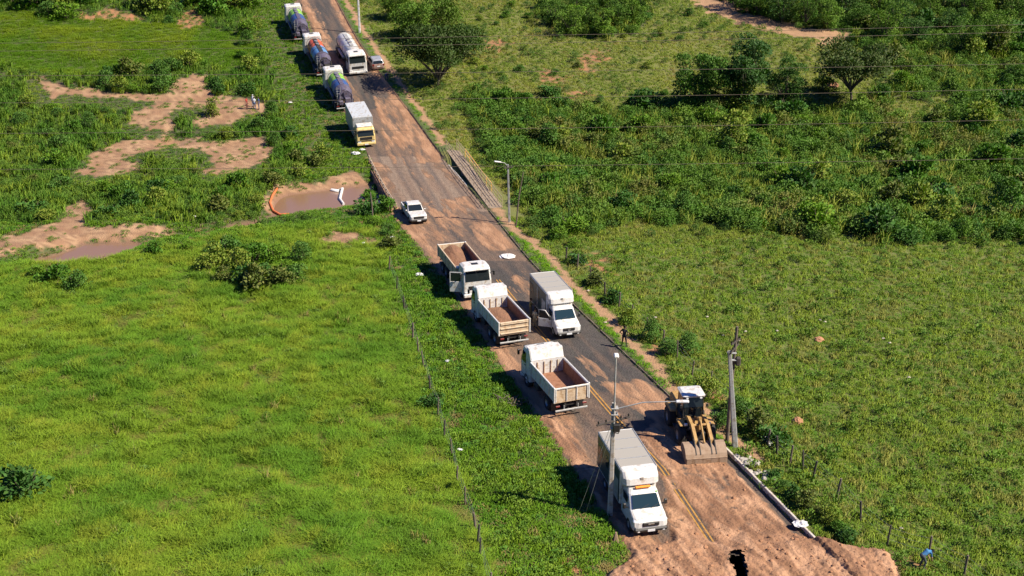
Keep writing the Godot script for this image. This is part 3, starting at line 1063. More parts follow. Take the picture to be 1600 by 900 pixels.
	scatter("lawn_strip", "bright green grass strip between the kerb and the trodden path", "grass", [short], [sets[LAWN][0]])
	scatter("thicket_growth", "dense mixed undergrowth of the scrub band right of the bridge", "ground cover", [lush, weed, reed, shrub], sets[THICKET])
	scatter("upland_grass", "olive dry grass of the upper pasture dotted with weeds", "grass", [short, weed, reed, shrub], sets[UPLAND])

func free_spot(at: Vector3, taken: Array, gap: float) -> bool:
	for t in taken:
		if Vector2(t.x - at.x, t.z - at.z).length_squared() < gap * gap: return false
	return true

func grow_bushes() -> void:
	make_bushes()
	# shrubs that stand out singly: pixel of the foot, width in metres, kind, height factor, label
	var one := "shrub"
	for a in [[40, 776, 3.6, 2, 0.8, "dark broad leaved bush alone in the tall yellow green meadow"], [676, 632, 1.9, 8, 0.7, "small dark bush on the left fence line beside the dump trucks"],
			[333, 182, 2.3, 3, 1.3, "bright young bush alone on the pale sand near the group of people"], [1075, 548, 2.6, 4, 0.7, "bright leafy bush behind the right fence near the twin poles"],
			[1008, 170, 5.0, 2, 0.8, "round dark bush at the foot of the upper pasture"], [1285, 142, 3.6, 9, 0.8, "rust tinged bush between the tall pasture trees"], [1128, 668, 2.0, 10, 0.9, "dark shrub behind the wheel loader cab beside the poles"],
			[860, 150, 3.2, 8, 0.8, "dark shrub beside a bare orange soil scar on the upper pasture"]]:
		bush(one, a[5], "shrub", spot(a[0], a[1]), a[2], a[3], "", a[4])
	for a in [["shrub in tall meadow grass below the creek", "meadow edge shrubs", 2.8, [[345, 415], [440, 445], [405, 455], [372, 425], [460, 440], [325, 425], [352, 442], [385, 448], [418, 440], [452, 428], [400, 412], [362, 404], [335, 398], [430, 408], [470, 412], [292, 392], [240, 398], [90, 440], [60, 432], [120, 452]]],
			["shrub along the far edge of the upper sand track", "shrubs by the sand track", 3.4, [[165, 138], [188, 143], [212, 144], [236, 144], [256, 138], [250, 118], [272, 112], [296, 108], [180, 118], [205, 122]]],
			["shrub on top of the eroded slope", "shrubs on the eroded slope", 6.0, [[52, 12], [80, 26], [104, 30], [96, 12], [130, 8], [232, 14], [250, 22], [312, 8], [338, 20], [366, 16], [392, 14], [345, 4], [20, 8]]],
			["shrub in the strip between sand and queued tankers", "roadside shrubs by the tankers", 2.8, [[425, 182], [436, 200], [452, 214], [446, 236], [428, 228], [408, 205], [470, 250], [490, 262], [505, 255], [378, 92], [392, 112], [404, 130], [386, 70], [398, 46]]],
			["shrub in the hollow beside the road bridge", "shrubs by the bridge", 2.2, [[578, 316], [588, 332], [575, 336], [590, 352], [604, 368], [612, 388], [592, 300], [604, 330]]],
			["shrub along the kerb beside the dumped soil", "shrubs along the lower kerb", 1.35, [[1226, 762], [1244, 778], [1262, 795], [1278, 803], [1294, 818], [1308, 832], [1212, 748], [1322, 844], [1300, 806]]],
			["bush at the foot of the right fence", "shrubs along the right fence", 1.9, [[905, 412], [930, 446], [955, 474], [985, 506], [1015, 532], [1040, 556], [1100, 622], [1150, 650], [1180, 680], [895, 388], [872, 372], [1210, 690]]],
			["shrub out on the open upper pasture", "shrubs on the upper pasture", 1.7, [[750, 32], [790, 26], [800, 12], [772, 40], [825, 30], [815, 112], [760, 108], [740, 100], [785, 118], [765, 152], [975, 58], [1030, 55], [1075, 25], [1060, 62], [1100, 40], [950, 38], [1010, 108], [870, 118], [900, 106], [935, 160], [1040, 150]]]]:
		for p in a[3]: bush(one, a[0], "shrub", spot(p[0] + rng.randf_range(-3, 3), p[1] + rng.randf_range(-1.5, 1.5)), a[2] * rng.randf_range(0.7, 1.25), rng.randi() % 12, a[1], rng.randf_range(0.75, 1.1))
	# the scrub band and the creek bed: shrubs spread by chance, the larger ones as things
	for band in [[THICKET, 230, "bush in the dense scrub right of the bridge", "shrubs of the scrub band", 780.0, 1640.0, -8.0, 376.0, 3.0], [LUSH, 110, "bush in rank growth along the sandy creek", "shrubs of the creek bed", -30.0, 560.0, 20.0, 410.0, 2.1]]:
		var taken := []
		var tries := 0
		while taken.size() < band[1] and tries < 4000:
			tries += 1
			var p := land(rng.randf_range(band[4], band[5]), rng.randf_range(band[6], band[7]))
			if zone_at(p.x, p.y) != band[0]: continue
			var at := Vector3(p.x, ground(p.x, p.y), -p.y)
			if at.y < WATER_Y + 0.15 or p.x > left_of(p.y) - 3.0 and p.x < right_of(p.y) + 4.5 or not free_spot(at, taken, 1.5): continue
			if band[0] == LUSH and (zone_at(p.x, p.y + 2.5) == SAND or zone_at(p.x, p.y + 5.0) == SAND or sunk(p.x, p.y + 3.0) > 0.4 or sunk(p.x, p.y + 6.0) > 0.4 or sunk(p.x, p.y + 9.0) > 0.4): continue
			taken.append(at)
			bush("scrub_bush" if band[0] == THICKET else "creek_bush", band[2], "shrub", at, band[8] * (0.45 + 1.25 * pow(rng.randf(), 1.8)), rng.randi() % 12, band[3], rng.randf_range(0.6, 1.2))
	# trees
	tree("spreading_tree", "large spreading tree casting its shadow over the road by the white tanker", spot(684, 134), 8.6, 13.5, 0.14, Color(0.042, 0.072, 0.018), 6500, 41)
	tree("tall_tree", "tallest dark tree in the row across the upper pasture", spot(1166, 168), 10.5, 8.5, 0.07, Color(0.04, 0.095, 0.024), 6500, 42)
	tree("creeper_tree", "bushy tree half hung with bright green creeper beside the tallest tree", spot(1088, 168), 7.6, 8.0, 0.05, Color(0.06, 0.13, 0.02), 6000, 43)
	tree("small_tree", "smaller dark tree right of the tallest tree in the row", spot(1228, 166), 7.4, 6.4, 0.06, Color(0.05, 0.11, 0.022), 4600, 44)
	tree("umbrella_tree", "flat topped tree with a bare thin trunk below the clay track", spot(1330, 162), 7.6, 11.5, 0.28, Color(0.055, 0.085, 0.024), 7000, 45)
	tree("roadside_tree", "leafy tree behind the spreading tree along the trodden path", spot(640, 62), 6.0, 8.0, 0.08, Color(0.08, 0.15, 0.02), 4200, 46)
	tree("bushy_tree", "low bushy tree right behind the spreading tree", spot(722, 92), 5.5, 8.0, 0.06, Color(0.06, 0.11, 0.022), 4200, 47)
	tree("young_tree", "light green young tree between spreading tree and trodden path", spot(622, 30), 5.0, 7.0, 0.06, Color(0.09, 0.16, 0.02), 3600, 48)
	tree("weedy_tree", "scrubby tree above the spreading tree at the pasture edge", spot(690, 48), 5.6, 8.0, 0.06, Color(0.075, 0.13, 0.02), 3800, 49)
	var far := [[1150, 10], [1185, 18], [1220, 30], [1255, 34], [1290, 40], [1200, 2], [1240, 8], [1280, 14], [1315, 24], [1345, 40], [1370, 20], [1400, 45], [1420, 12], [1450, 30], [1480, 48], [1505, 15], [1530, 36], [1560, 10], [1585, 30], [1380, 60], [1435, 66], [1500, 76], [1560, 70], [1325, 4]]
	for i in far.size():
		tree("woodland_tree", ["dense mid green tree", "light green tree", "dark bluish green tree"][i % 3] + " in the wood beyond the clay track", spot(far[i][0], far[i][1] + 6), rng.randf_range(4.2, 6.8), rng.randf_range(5.0, 7.5), 0.08, [Color(0.06, 0.125, 0.018), Color(0.085, 0.16, 0.02), Color(0.045, 0.1, 0.022)][i % 3], 2400, 400 + i, "trees of the wood")
	var grove := [[868, 30], [890, 48], [915, 38], [940, 50], [962, 36], [985, 26], [900, 16], [945, 16], [975, 8], [862, 8], [1000, 12]]
	for i in grove.size():
		tree("grove_tree", ["dark leafy", "light green"][i % 2] + " tree in the clump at the top of the upper pasture", spot(grove[i][0], grove[i][1] + 8), rng.randf_range(3.6, 5.6), rng.randf_range(4.0, 6.0), 0.06, [Color(0.065, 0.13, 0.02), Color(0.09, 0.165, 0.022)][i % 2], 2200, 500 + i, "trees of the clump")

# ---------------------------------------------------------------- vehicles (front towards +z, origin on the ground under the middle)
func V(x: float, y: float, z: float) -> Vector3: return Vector3(x, y, z)

func seat(t: Node3D, near: Vector3, facing_camera: bool, length: float, twist := 0.0, size := 1.0) -> void:
	var d := -near.z
	var along := V((middle(d - 4.0) - middle(d + 4.0)) / 8.0, 0, 1).normalized().rotated(Vector3.UP, twist)
	var c := near - along * length * size * 0.5
	var e := -c.z
	c.y = ramp(e) + 0.035
	var up := V(0, 1, (ramp(e + 1.0) - ramp(e - 1.0)) / 2.0).normalized()
	var f := along if facing_camera else -along
	f = (f - up * f.dot(up)).normalized()
	t.transform = Transform3D(Basis(up.cross(f), up, f).scaled_local(Vector3.ONE * size), c)

func add_wheel(t: Node3D, at: Vector3, r: float, w: float) -> void:
	var s := signf(at.x)
	var b := MB.new()
	b.wheel(V(0, 0, 0), [[-w / 2, r * 0.5], [-w / 2, r * 0.9], [-w * 0.36, r], [w * 0.36, r], [w / 2, r * 0.9], [w / 2, r * 0.5]], 22)
	var o := part(b, "wheel", mats.tyre, t)
	o.position = at
	var q := MB.new()
	q.wheel(V(0, 0, 0), [[s * w * 0.4, 0.0], [s * w * 0.4, r * 0.2], [s * w * 0.22, r * 0.28], [s * w * 0.26, r * 0.45], [s * w * 0.46, r * 0.6]] if s < 0 else [[s * w * 0.46, r * 0.6], [s * w * 0.26, r * 0.45], [s * w * 0.22, r * 0.28], [s * w * 0.4, r * 0.2], [s * w * 0.4, 0.0]], 16)
	part(q, "rim", mats.rim, o)

func panel(t: Node, called: String, m: Material, a: Vector3, b: Vector3, c: Vector3, d: Vector3, out: Vector3, thick := 0.015) -> MeshInstance3D:
	var q := MB.new()
	q.slab(a, b, c, d, thick, out)
	return part(q, called, m, t)
func block(t: Node, called: String, m: Material, at: Vector3, size: Vector3, bevel := 0.02) -> MeshInstance3D:
	var q := MB.new()
	q.box(at, size, bevel)
	return part(q, called, m, t)
func lofted(t: Node, called: String, m: Material, rings: Array) -> MeshInstance3D:
	var q := MB.new()
	q.loft(rings)
	return part(q, called, m, t)
func mirror(t: Node3D, at: Vector3, m: Material) -> void:
	var q := MB.new()
	q.box(at, V(0.16, 0.42, 0.14), 0.04)
	q.box(at - V(signf(at.x) * 0.14, -0.1, 0), V(0.18, 0.04, 0.05))
	part(q, "mirror", m, t)

# a flat-fronted lorry cab: z0..z1, half width, roof height
func flat_cab(t: Node3D, z0: float, z1: float, hw: float, roof: float, m: Material, trim: Material, open_door := false) -> void:
	var g := roof * 0.58
	lofted(t, "cab", m, [oval(0.55, z0, z1 - 0.02, hw, 0.12), oval(0.75, z0, z1, hw, 0.14), oval(g, z0, z1, hw, 0.16), oval(roof - 0.3, z0, z1 - 0.2, hw - 0.05, 0.18), oval(roof - 0.1, z0 + 0.03, z1 - 0.32, hw - 0.1, 0.2), oval(roof, z0 + 0.15, z1 - 0.6, hw - 0.28, 0.2)])
	panel(t, "windscreen", mats.glass, V(-hw + 0.17, g + 0.02, z1 + 0.003), V(hw - 0.17, g + 0.02, z1 + 0.003), V(hw - 0.22, roof - 0.36, z1 - 0.15), V(-hw + 0.22, roof - 0.36, z1 - 0.15), V(0, 0, 1))
	for s in [-1.0, 1.0]:
		if not (open_door and s < 0): panel(t, "side_window", mats.glass, V(s * hw, g + 0.05, z0 + 0.75), V(s * hw, g + 0.05, z1 - 0.2), V(s * (hw - 0.045), roof - 0.38, z1 - 0.36), V(s * (hw - 0.045), roof - 0.38, z0 + 0.75), V(s, 0, 0))
		mirror(t, V(s * (hw + 0.2), roof - 0.62, z1 - 0.1), trim)
		block(t, "headlight", mats.lamp, V(s * (hw - 0.3), 0.72, z1 + 0.01), V(0.38, 0.18, 0.08), 0.03)
	for s in [-1.0, 1.0]:
		if open_door_here(open_door, s): continue
		var seam := MB.new()
		for z in [z0 + 0.68, z1 - 0.16]: seam.box(V(s * (hw + 0.002), 1.35, z), V(0.014, 1.3, 0.022))
		seam.box(V(s * (hw + 0.002), 0.72, (z0 + z1) * 0.5 + 0.26), V(0.014, 0.022, z1 - z0 - 0.84))
		part(seam, "door_seam", mats.chassis, t)
		block(t, "door_handle", mats.black, V(s * (hw + 0.015), g - 0.1, z0 + 0.85), V(0.04, 0.05, 0.2), 0.01)
		block(t, "cab_step", mats.chassis, V(s * (hw - 0.02), 0.5, z1 - 0.85), V(0.1, 0.08, 0.6), 0.02)
	block(t, "grille", trim, V(0, 1.12, z1), V(hw * 1.3, 0.34, 0.05), 0.02)
	block(t, "bumper", m, V(0, 0.48, z1 - 0.02), V(hw * 2.0, 0.32, 0.24), 0.06)
	block(t, "number_plate", mats.plate, V(0, 0.45, z1 + 0.105), V(0.4, 0.13, 0.02), 0.004)
	block(t, "roof_hatch", mats.black, V(0, roof + 0.01, (z0 + z1) * 0.5 - 0.02), V(0.55, 0.05, 0.42), 0.015)
	panel(t, "sun_visor", trim if trim == mats.black else m, V(-hw + 0.2, roof - 0.33, z1 - 0.15), V(hw - 0.2, roof - 0.33, z1 - 0.15), V(hw - 0.22, roof - 0.28, z1 + 0.06), V(-hw + 0.22, roof - 0.28, z1 + 0.06), V(0, 1, 0), 0.02)

func open_door_here(open_door: bool, s: float) -> bool: return open_door and s < 0.0

func chassis(t: Node3D, z0: float, z1: float, front_z: float, rear: Array, r: float, hw: float) -> void:
	var q := MB.new()
	for s in [-0.42, 0.42]: q.box(V(s, 0.85, (z0 + z1) * 0.5), V(0.12, 0.26, z1 - z0))
	for k in 5: q.box(V(0, 0.85, lerpf(z0 + 0.2, z1 - 0.2, k / 4.0)), V(0.84, 0.16, 0.12))
	for z in rear: q.box(V(0, r, z), V(hw * 1.6, 0.16, 0.16))
	q.box(V(0, r, front_z), V(hw * 1.5, 0.14, 0.14))
	part(q, "chassis", mats.chassis, t)
	for s in [-1.0, 1.0]:
		add_wheel(t, V(s * (hw - 0.17), r, front_z), r, 0.3)
		for z in rear: add_wheel(t, V(s * (hw - 0.3), r, z), r, 0.56)
		block(t, "fuel_tank" if s > 0 else "tool_box", mats.chassis, V(s * (hw - 0.3), 0.7, front_z - 1.6), V(0.45, 0.45, 0.8), 0.08)

func dump_truck(label: String, length: float, style: int) -> Node3D:
	var t := thing("dump_truck", label, "truck", Vector3.ZERO, 0, "dump trucks on the roadside")
	var h := length * 0.5
	var cab := 1.75
	var hw := 1.22
	flat_cab(t, h - cab - 0.05, h - 0.05, hw - 0.02, 2.85, mats.white, mats.black, style == 0)
	var rear := [-h + 1.55] if length < 7.0 else [-h + 1.2, -h + 2.45]
	chassis(t, -h + 0.1, h - 0.3, h - 1.2, rear, 0.5, hw)
	# tipping body
	var z0 := -h + 0.12
	var z1 := h - cab - 0.35
	var y0 := 1.2
	var y1 := 2.24 if style else 2.2
	block(t, "body_floor", mats.dusty, V(0, y0, (z0 + z1) * 0.5), V(2 * hw - 0.08, 0.14, z1 - z0 - 0.03), 0.01)
	for s in [-1.0, 1.0]:
		var q := MB.new()
		q.box(V(s * (hw - 0.03), (y0 + y1) * 0.5, (z0 + z1) * 0.5), V(0.06, y1 - y0, z1 - z0), 0.01)
		q.box(V(s * (hw + 0.01), y1 - 0.05, (z0 + z1) * 0.5), V(0.12, 0.13, z1 - z0 + 0.02), 0.025)
		var k := 0
		while k < 6:
			q.box(V(s * (hw + 0.02), (y0 + y1) * 0.5, lerpf(z0 + 0.12, z1 - 0.12, k / 5.0)), V(0.08, y1 - y0 - 0.12, 0.12), 0.02)
			k += 1
		part(q, "side_wall", mats.white if style else mats.cream, t)
		var lining := panel(t, "lining", mats.dusty, V(s * (hw - 0.062), y0 + 0.07, z0 + 0.07), V(s * (hw - 0.062), y0 + 0.07, z1 - 0.07), V(s * (hw - 0.062), y1 - 0.12, z1 - 0.07), V(s * (hw - 0.062), y1 - 0.12, z0 + 0.07), V(-s, 0, 0), 0.008)
		lining.set_meta("label", "soil stained inner side of the body")
	var gate := block(t, "tailgate", mats.cream, V(0, (y0 + y1) * 0.5 - 0.05, z0 - 0.03), V(2 * hw - 0.02, y1 - y0 + 0.05, 0.07), 0.015)
	if style == 1:
		for y in [y0 + 0.1, y0 + 0.5, y0 + 0.85, y1 - 0.08]: block(gate, "rib", mats.cream, V(0, y, z0 - 0.1), V(2 * hw - 0.2, 0.1, 0.08), 0.025)
	else:
		for x in [-0.36, 0.36, -hw + 0.1, hw - 0.1]: block(gate, "rib", mats.white, V(x, (y0 + y1) * 0.5, z0 - 0.09), V(0.09, y1 - y0 - 0.05, 0.06), 0.02)
		block(gate, "rib", mats.white, V(0, y1 - 0.06, z0 - 0.09), V(2 * hw, 0.12, 0.07), 0.02)
	for s in [-1.0, 1.0]: block(gate, "gate_post", mats.white, V(s * (hw + 0.01), (y0 + y1) * 0.5, z0 - 0.04), V(0.12, y1 - y0 + 0.1, 0.16), 0.025)
	var head := block(t, "headboard", mats.white if style else mats.cream, V(0, (y0 + y1) * 0.5 + 0.06, z1), V(2 * hw - 0.04, y1 - y0 + 0.14, 0.07), 0.012)
	for x in [-0.75, -0.25, 0.25, 0.75]: block(head, "rib", mats.cream, V(x, (y0 + y1) * 0.5, z1 - 0.07), V(0.06, y1 - y0 - 0.1, 0.07), 0.015)
	if style:       # a sloping guard from the headboard up over the cab
		var q := MB.new()
		var poly := PackedVector2Array([Vector2(z1 - 0.02, y1 + 0.1), Vector2(z1 + 0.28, 2.98), Vector2(z1 + 1.0, 3.0), Vector2(z1 + 1.0, 2.93), Vector2(z1 + 0.32, 2.91), Vector2(z1 + 0.06, y1 + 0.05)])
		q.prism(poly, -hw + 0.06, hw - 0.06)
		part(q, "cab_guard", mats.white, t)
		var ears := MB.new()
		for s in [-1.0, 1.0]: ears.prism(PackedVector2Array([Vector2(z1 - 0.02, y1), Vector2(z1 + 0.3, 2.97), Vector2(z1 + 0.5, 2.97), Vector2(z1 + 0.3, y1 - 0.1), Vector2(z1, y1 - 0.25)]), s * (hw - 0.03) - 0.03, s * (hw - 0.03) + 0.03)
		part(ears, "guard_side", mats.white, t)
	else:
		block(t, "front_beam", mats.alu, V(0, y1 + 0.16, z1 + 0.25), V(2 * hw + 0.16, 0.12, 0.5), 0.03)
	if style != 2:    # soil left in the body
		var q := MB.new()
		var r := RandomNumberGenerator.new()
		r.seed = 60 + style
		var n := 14
		var hs := []
		for j in n + 1:
			for i in n + 1:
				var u := i / float(n) - 0.5
				var w := j / float(n)
				var up := exp(-pow(u * 2.4, 2.0)) * (exp(-pow((w - (0.0 if style == 0 else 0.7)) * 2.8, 2.0)))
				hs.append(V(u * (2 * hw - 0.16), y0 + 0.09 + up * (0.8 if style == 0 else 0.3) + 0.03 * r.randf(), lerpf(z0 + 0.08, z1 - 0.1, w)))
		for j in n:
			for i in n:
				var k := j * (n + 1) + i
				q.tint = Color(0.18, 0.092, 0.052) * r.randf_range(0.8, 1.1)
				q.quad(hs[k], hs[k + 1], hs[k + n + 2], hs[k + n + 1], Vector3.UP)
		part(q, "soil_load", mats.soil, t)
	block(t, "rear_bumper", mats.galv, V(0, 0.55, -h + 0.06), V(2.3, 0.12, 0.1), 0.02)
	for s in [-1.0, 1.0]:
		block(t, "bumper_bracket", mats.galv, V(s * 0.5, 0.72, -h + 0.12), V(0.06, 0.3, 0.06))
		block(t, "tail_light", mats.red, V(s * 0.95, 0.85, -h + 0.1), V(0.3, 0.12, 0.06), 0.02)
		block(t, "mudflap", mats.black, V(s * 0.92, 0.55, -h + 0.75), V(0.5, 0.6, 0.03), 0.01)
	if style == 0: # passenger door swung open
		var q := MB.new()
		var turn := Basis(Vector3.UP, 1.15)
		var hinge := V(-hw - 0.02, 0, h - 0.4)
		var dr := Node3D.new()
		q.box(V(-0.03, 1.2, -0.5), V(0.06, 0.9, 1.0), 0.02)
		q.box(V(-0.03, 2.42, -0.5), V(0.05, 0.08, 0.9), 0.01)
		q.box(V(-0.03, 2.05, -0.96), V(0.05, 0.8, 0.07), 0.01)
		q.box(V(-0.03, 2.05, -0.05), V(0.05, 0.8, 0.07), 0.01)
		var o := part(q, "door", mats.white, t, "open cab door swung out towards the verge")
		o.transform = Transform3D(turn, hinge)
		var w := MB.new()
		w.box(V(-0.03, 2.02, -0.5), V(0.015, 0.75, 0.86))
		part(w, "window", mats.glass, o)
		dr.free()
	return t

func box_lorry(label: String, door_open: bool) -> Node3D:       # a bonneted van front with a tall box body
	var t := thing("box_truck", label, "truck", Vector3.ZERO, 0, "white service box trucks")
	var h := 3.5
	var hw := 0.99
	# bonnet and cab
	lofted(t, "cab", mats.white, [oval(0.42, h - 2.6, h - 0.08, hw - 0.03, 0.2), oval(0.62, h - 2.6, h, hw, 0.26), oval(0.95, h - 2.6, h - 0.03, hw, 0.3), oval(1.12, h - 2.6, h - 0.18, hw - 0.02, 0.34), oval(1.32, h - 2.6, h - 0.82, hw - 0.05, 0.25), oval(1.95, h - 2.6, h - 1.42, hw - 0.13, 0.25), oval(2.12, h - 2.6, h - 1.7, hw - 0.22, 0.25)])
	panel(t, "windscreen", mats.screen, V(-hw + 0.2, 1.36, h - 0.835), V(hw - 0.2, 1.36, h - 0.835), V(hw - 0.28, 1.92, h - 1.375), V(-hw + 0.28, 1.92, h - 1.375), V(0, 0.7, 1), 0.02)
	var wipers := MB.new()
	for x in [-0.35, 0.25]: wipers.tube([V(x, 1.36, h - 0.79), V(x + 0.5, 1.5, h - 0.95)], [0.012], 5)
	part(wipers, "wiper", mats.black, t)
	block(t, "grille", mats.black, V(0, 0.83, h - 0.005), V(0.95, 0.26, 0.09), 0.04)
	block(t, "bumper", mats.black, V(0, 0.5, h - 0.02), V(2 * hw - 0.06, 0.26, 0.22), 0.08)
	block(t, "number_plate", mats.plate, V(0, 0.5, h + 0.1), V(0.42, 0.14, 0.02), 0.004)
	if door_open:
		var e := MB.new()
		var pts := []
		for k in 17: pts.append(V(0.11 * cos(TAU * k / 16.0), 0.86 + 0.11 * sin(TAU * k / 16.0), h + 0.055))
		e.tube(pts, [0.012], 5)
		for k in 3: e.tube([V(0, 0.86, h + 0.055), V(0.11 * sin(TAU * k / 3.0), 0.86 + 0.11 * cos(TAU * k / 3.0), h + 0.055)], [0.014, 0.006], 5)
		part(e, "emblem", mats.steel, t)
	else: block(t, "emblem", mats.steel, V(0, 0.86, h + 0.048), V(0.34, 0.06, 0.012), 0.004)
	for s in [-1.0, 1.0]:
		lofted(t, "headlight", mats.lamp, [oval(0.7, h - 0.5, h - 0.06, 0.13, 0.1), oval(0.98, h - 0.58, h - 0.1, 0.15, 0.1), oval(1.06, h - 0.5, h - 0.22, 0.1, 0.08)]).position = V(s * (hw - 0.16), 0, 0.02)
		block(t, "side_window", mats.glass, V(s * (hw - 0.075), 1.6, h - 1.85), V(0.05, 0.46, 0.8), 0.02)
		block(t, "fog_lamp", mats.lamp, V(s * 0.72, 0.46, h + 0.08), V(0.14, 0.08, 0.03), 0.01)
		var q := MB.new()
		q.box(V(s * (hw + 0.2), 1.45, h - 1.15), V(0.2, 0.34, 0.14), 0.05)
		q.box(V(s * (hw + 0.06), 1.35, h - 1.15), V(0.16, 0.06, 0.06))
		part(q, "mirror", mats.black, t)
	# box body with a rounded luton over the cab
	var z0 := -h + 0.05
	var z1 := h - 2.45
	block(t, "box_body", mats.white, V(0, 1.85, (z0 + z1) * 0.5), V(2.16, 2.2, z1 - z0), 0.05)
	block(t, "box_roof", mats.greyroof, V(0, 2.97, (z0 + z1) * 0.5), V(2.02, 0.05, z1 - z0 - 0.1), 0.02)
	var rim := MB.new()
	for s in [-1.0, 1.0]: rim.box(V(s * 1.05, 2.97, (z0 + z1) * 0.5), V(0.07, 0.09, z1 - z0), 0.02)
	rim.box(V(0, 2.97, z0 + 0.04), V(2.03, 0.09, 0.07), 0.02)
	for k in 3: rim.box(V(0, 3.0, lerpf(z0, z1, (k + 1) / 4.0)), V(2.02, 0.025, 0.06))
	part(rim, "roof_edge", mats.alu, t)
	lofted(t, "luton", mats.white, [oval(2.1, z1 - 0.3, z1 + 0.45, 1.0, 0.3), oval(2.3, z1 - 0.3, z1 + 0.68, 1.05, 0.35), oval(2.65, z1 - 0.3, z1 + 0.6, 1.06, 0.35), oval(2.92, z1 - 0.3, z1 + 0.3, 1.04, 0.3), oval(3.0, z1 - 0.3, z1 + 0.06, 0.99, 0.25)])
	if true:
		for s in [-1.0, 1.0]: block(t, "side_panel", mats.teal, V(s * 1.083, 1.86, (z0 + z1) * 0.5), V(0.02, 2.0, z1 - z0 - 0.16), 0.008)
	block(t, "roof_badge", mats.alu, V(0, 2.63, z1 + 0.62), V(0.2, 0.2, 0.03), 0.01)
	if not door_open:
		block(t, "light_bar", mats.amber, V(0, 2.22, z1 + 0.8), V(0.9, 0.12, 0.16), 0.04)
		block(t, "cab_sticker", mat("sticker", lin(0.2, 0.55, 0.15), 0.4), V(0.72, 1.98, h - 1.42), V(0.12, 0.1, 0.03), 0.01)
	for s in [-1.0, 1.0]:
		for k in 3: block(t, "box_window" if k < 2 else "box_hatch", mats.glass if k < 2 else mats.alu, V(s * 1.09, 2.1 if k < 2 else 1.5, lerpf(z0 + 0.7, z1 - 0.7, k / 2.0)), V(0.03, 0.7 if k < 2 else 1.3, 0.9), 0.01)
		block(t, "skirt", mats.chassis, V(s * 1.0, 0.64, (z0 + z1) * 0.5 + 0.5), V(0.06, 0.26, 1.6), 0.02)
		block(t, "tail_light", mats.red, V(s * 0.9, 0.75, z0 - 0.02), V(0.24, 0.14, 0.04), 0.01)
	var q := MB.new()
	for s in [-0.4, 0.4]: q.box(V(s, 0.65, 0), V(0.1, 0.2, 6.2))
	for z in [h - 0.95, -1.9]: q.box(V(0, 0.38, z), V(1.7, 0.12, 0.12))
	part(q, "chassis", mats.chassis, t)
	for s in [-1.0, 1.0]:
		add_wheel(t, V(s * 0.88, 0.38, h - 0.95), 0.38, 0.24)
		add_wheel(t, V(s * 0.82, 0.38, -1.9), 0.38, 0.46)
	if door_open:
		var b := MB.new()
		b.box(V(-0.03, 0.95, -0.52), V(0.07, 0.72, 1.04), 0.03)
		b.tube([V(-0.03, 1.28, -0.02), V(-0.03, 1.95, -0.5), V(-0.03, 1.98, -1.0), V(-0.03, 1.28, -1.02)], [0.035], 6)
		var o := part(b, "door", mats.white, t, "front passenger door standing wide open")
		o.transform = Transform3D(Basis(Vector3.UP, 1.0), V(-hw - 0.02, 0, h - 1.3))
		var w := MB.new()
		w.prism(PackedVector2Array([Vector2(-0.1, 1.3), Vector2(-0.52, 1.9), Vector2(-0.98, 1.92), Vector2(-0.98, 1.3)]), -0.038, -0.022)
		part(w, "window", mats.glass, o)
		block(t, "dark_interior_panel", mat("seat", lin(0.07, 0.07, 0.075), 0.9), V(-hw + 0.02, 1.15, h - 1.95), V(0.09, 0.75, 0.5), 0.04)  # dark panel standing in for the shaded cab interior behind the open door
		block(t, "side_door", mats.alu, V(-1.1, 1.8, z0 + 2.2), V(0.03, 1.8, 0.12), 0.01)
	return t

func cargo_lorry(label: String) -> Node3D:
	var t := thing("cargo_truck", label, "truck")
	var h := 3.5
	flat_cab(t, h - 1.65, h, 1.08, 2.35, mats.cabyellow, mats.black)
	block(t, "front_stripe", mats.chassis, V(0, 0.86, h + 0.02), V(1.9, 0.07, 0.05), 0.01)
	block(t, "cab_cap", mats.white, V(0, 2.38, h - 0.98), V(1.8, 0.16, 1.1), 0.06)
	block(t, "box_body", mats.alu, V(0, 1.95, -0.85), V(2.3, 2.2, 5.2), 0.03)
	block(t, "box_roof", mat("boxroof", lin(0.42, 0.45, 0.48), 0.5), V(0, 3.06, -0.85), V(2.26, 0.04, 5.14), 0.01)
	var q := MB.new()
	for s in [-1.0, 1.0]:
		for k in 9: q.box(V(s * 1.155, 1.95, lerpf(-3.4, 1.7, k / 8.0)), V(0.02, 2.1, 0.06))
	part(q, "box_ribs", mats.alu, t)
	chassis(t, -3.4, h - 0.3, h - 0.95, [-2.0], 0.42, 1.1)
	block(t, "rear_bumper", mats.galv, V(0, 0.5, -3.45), V(2.0, 0.12, 0.1), 0.02)
	return t

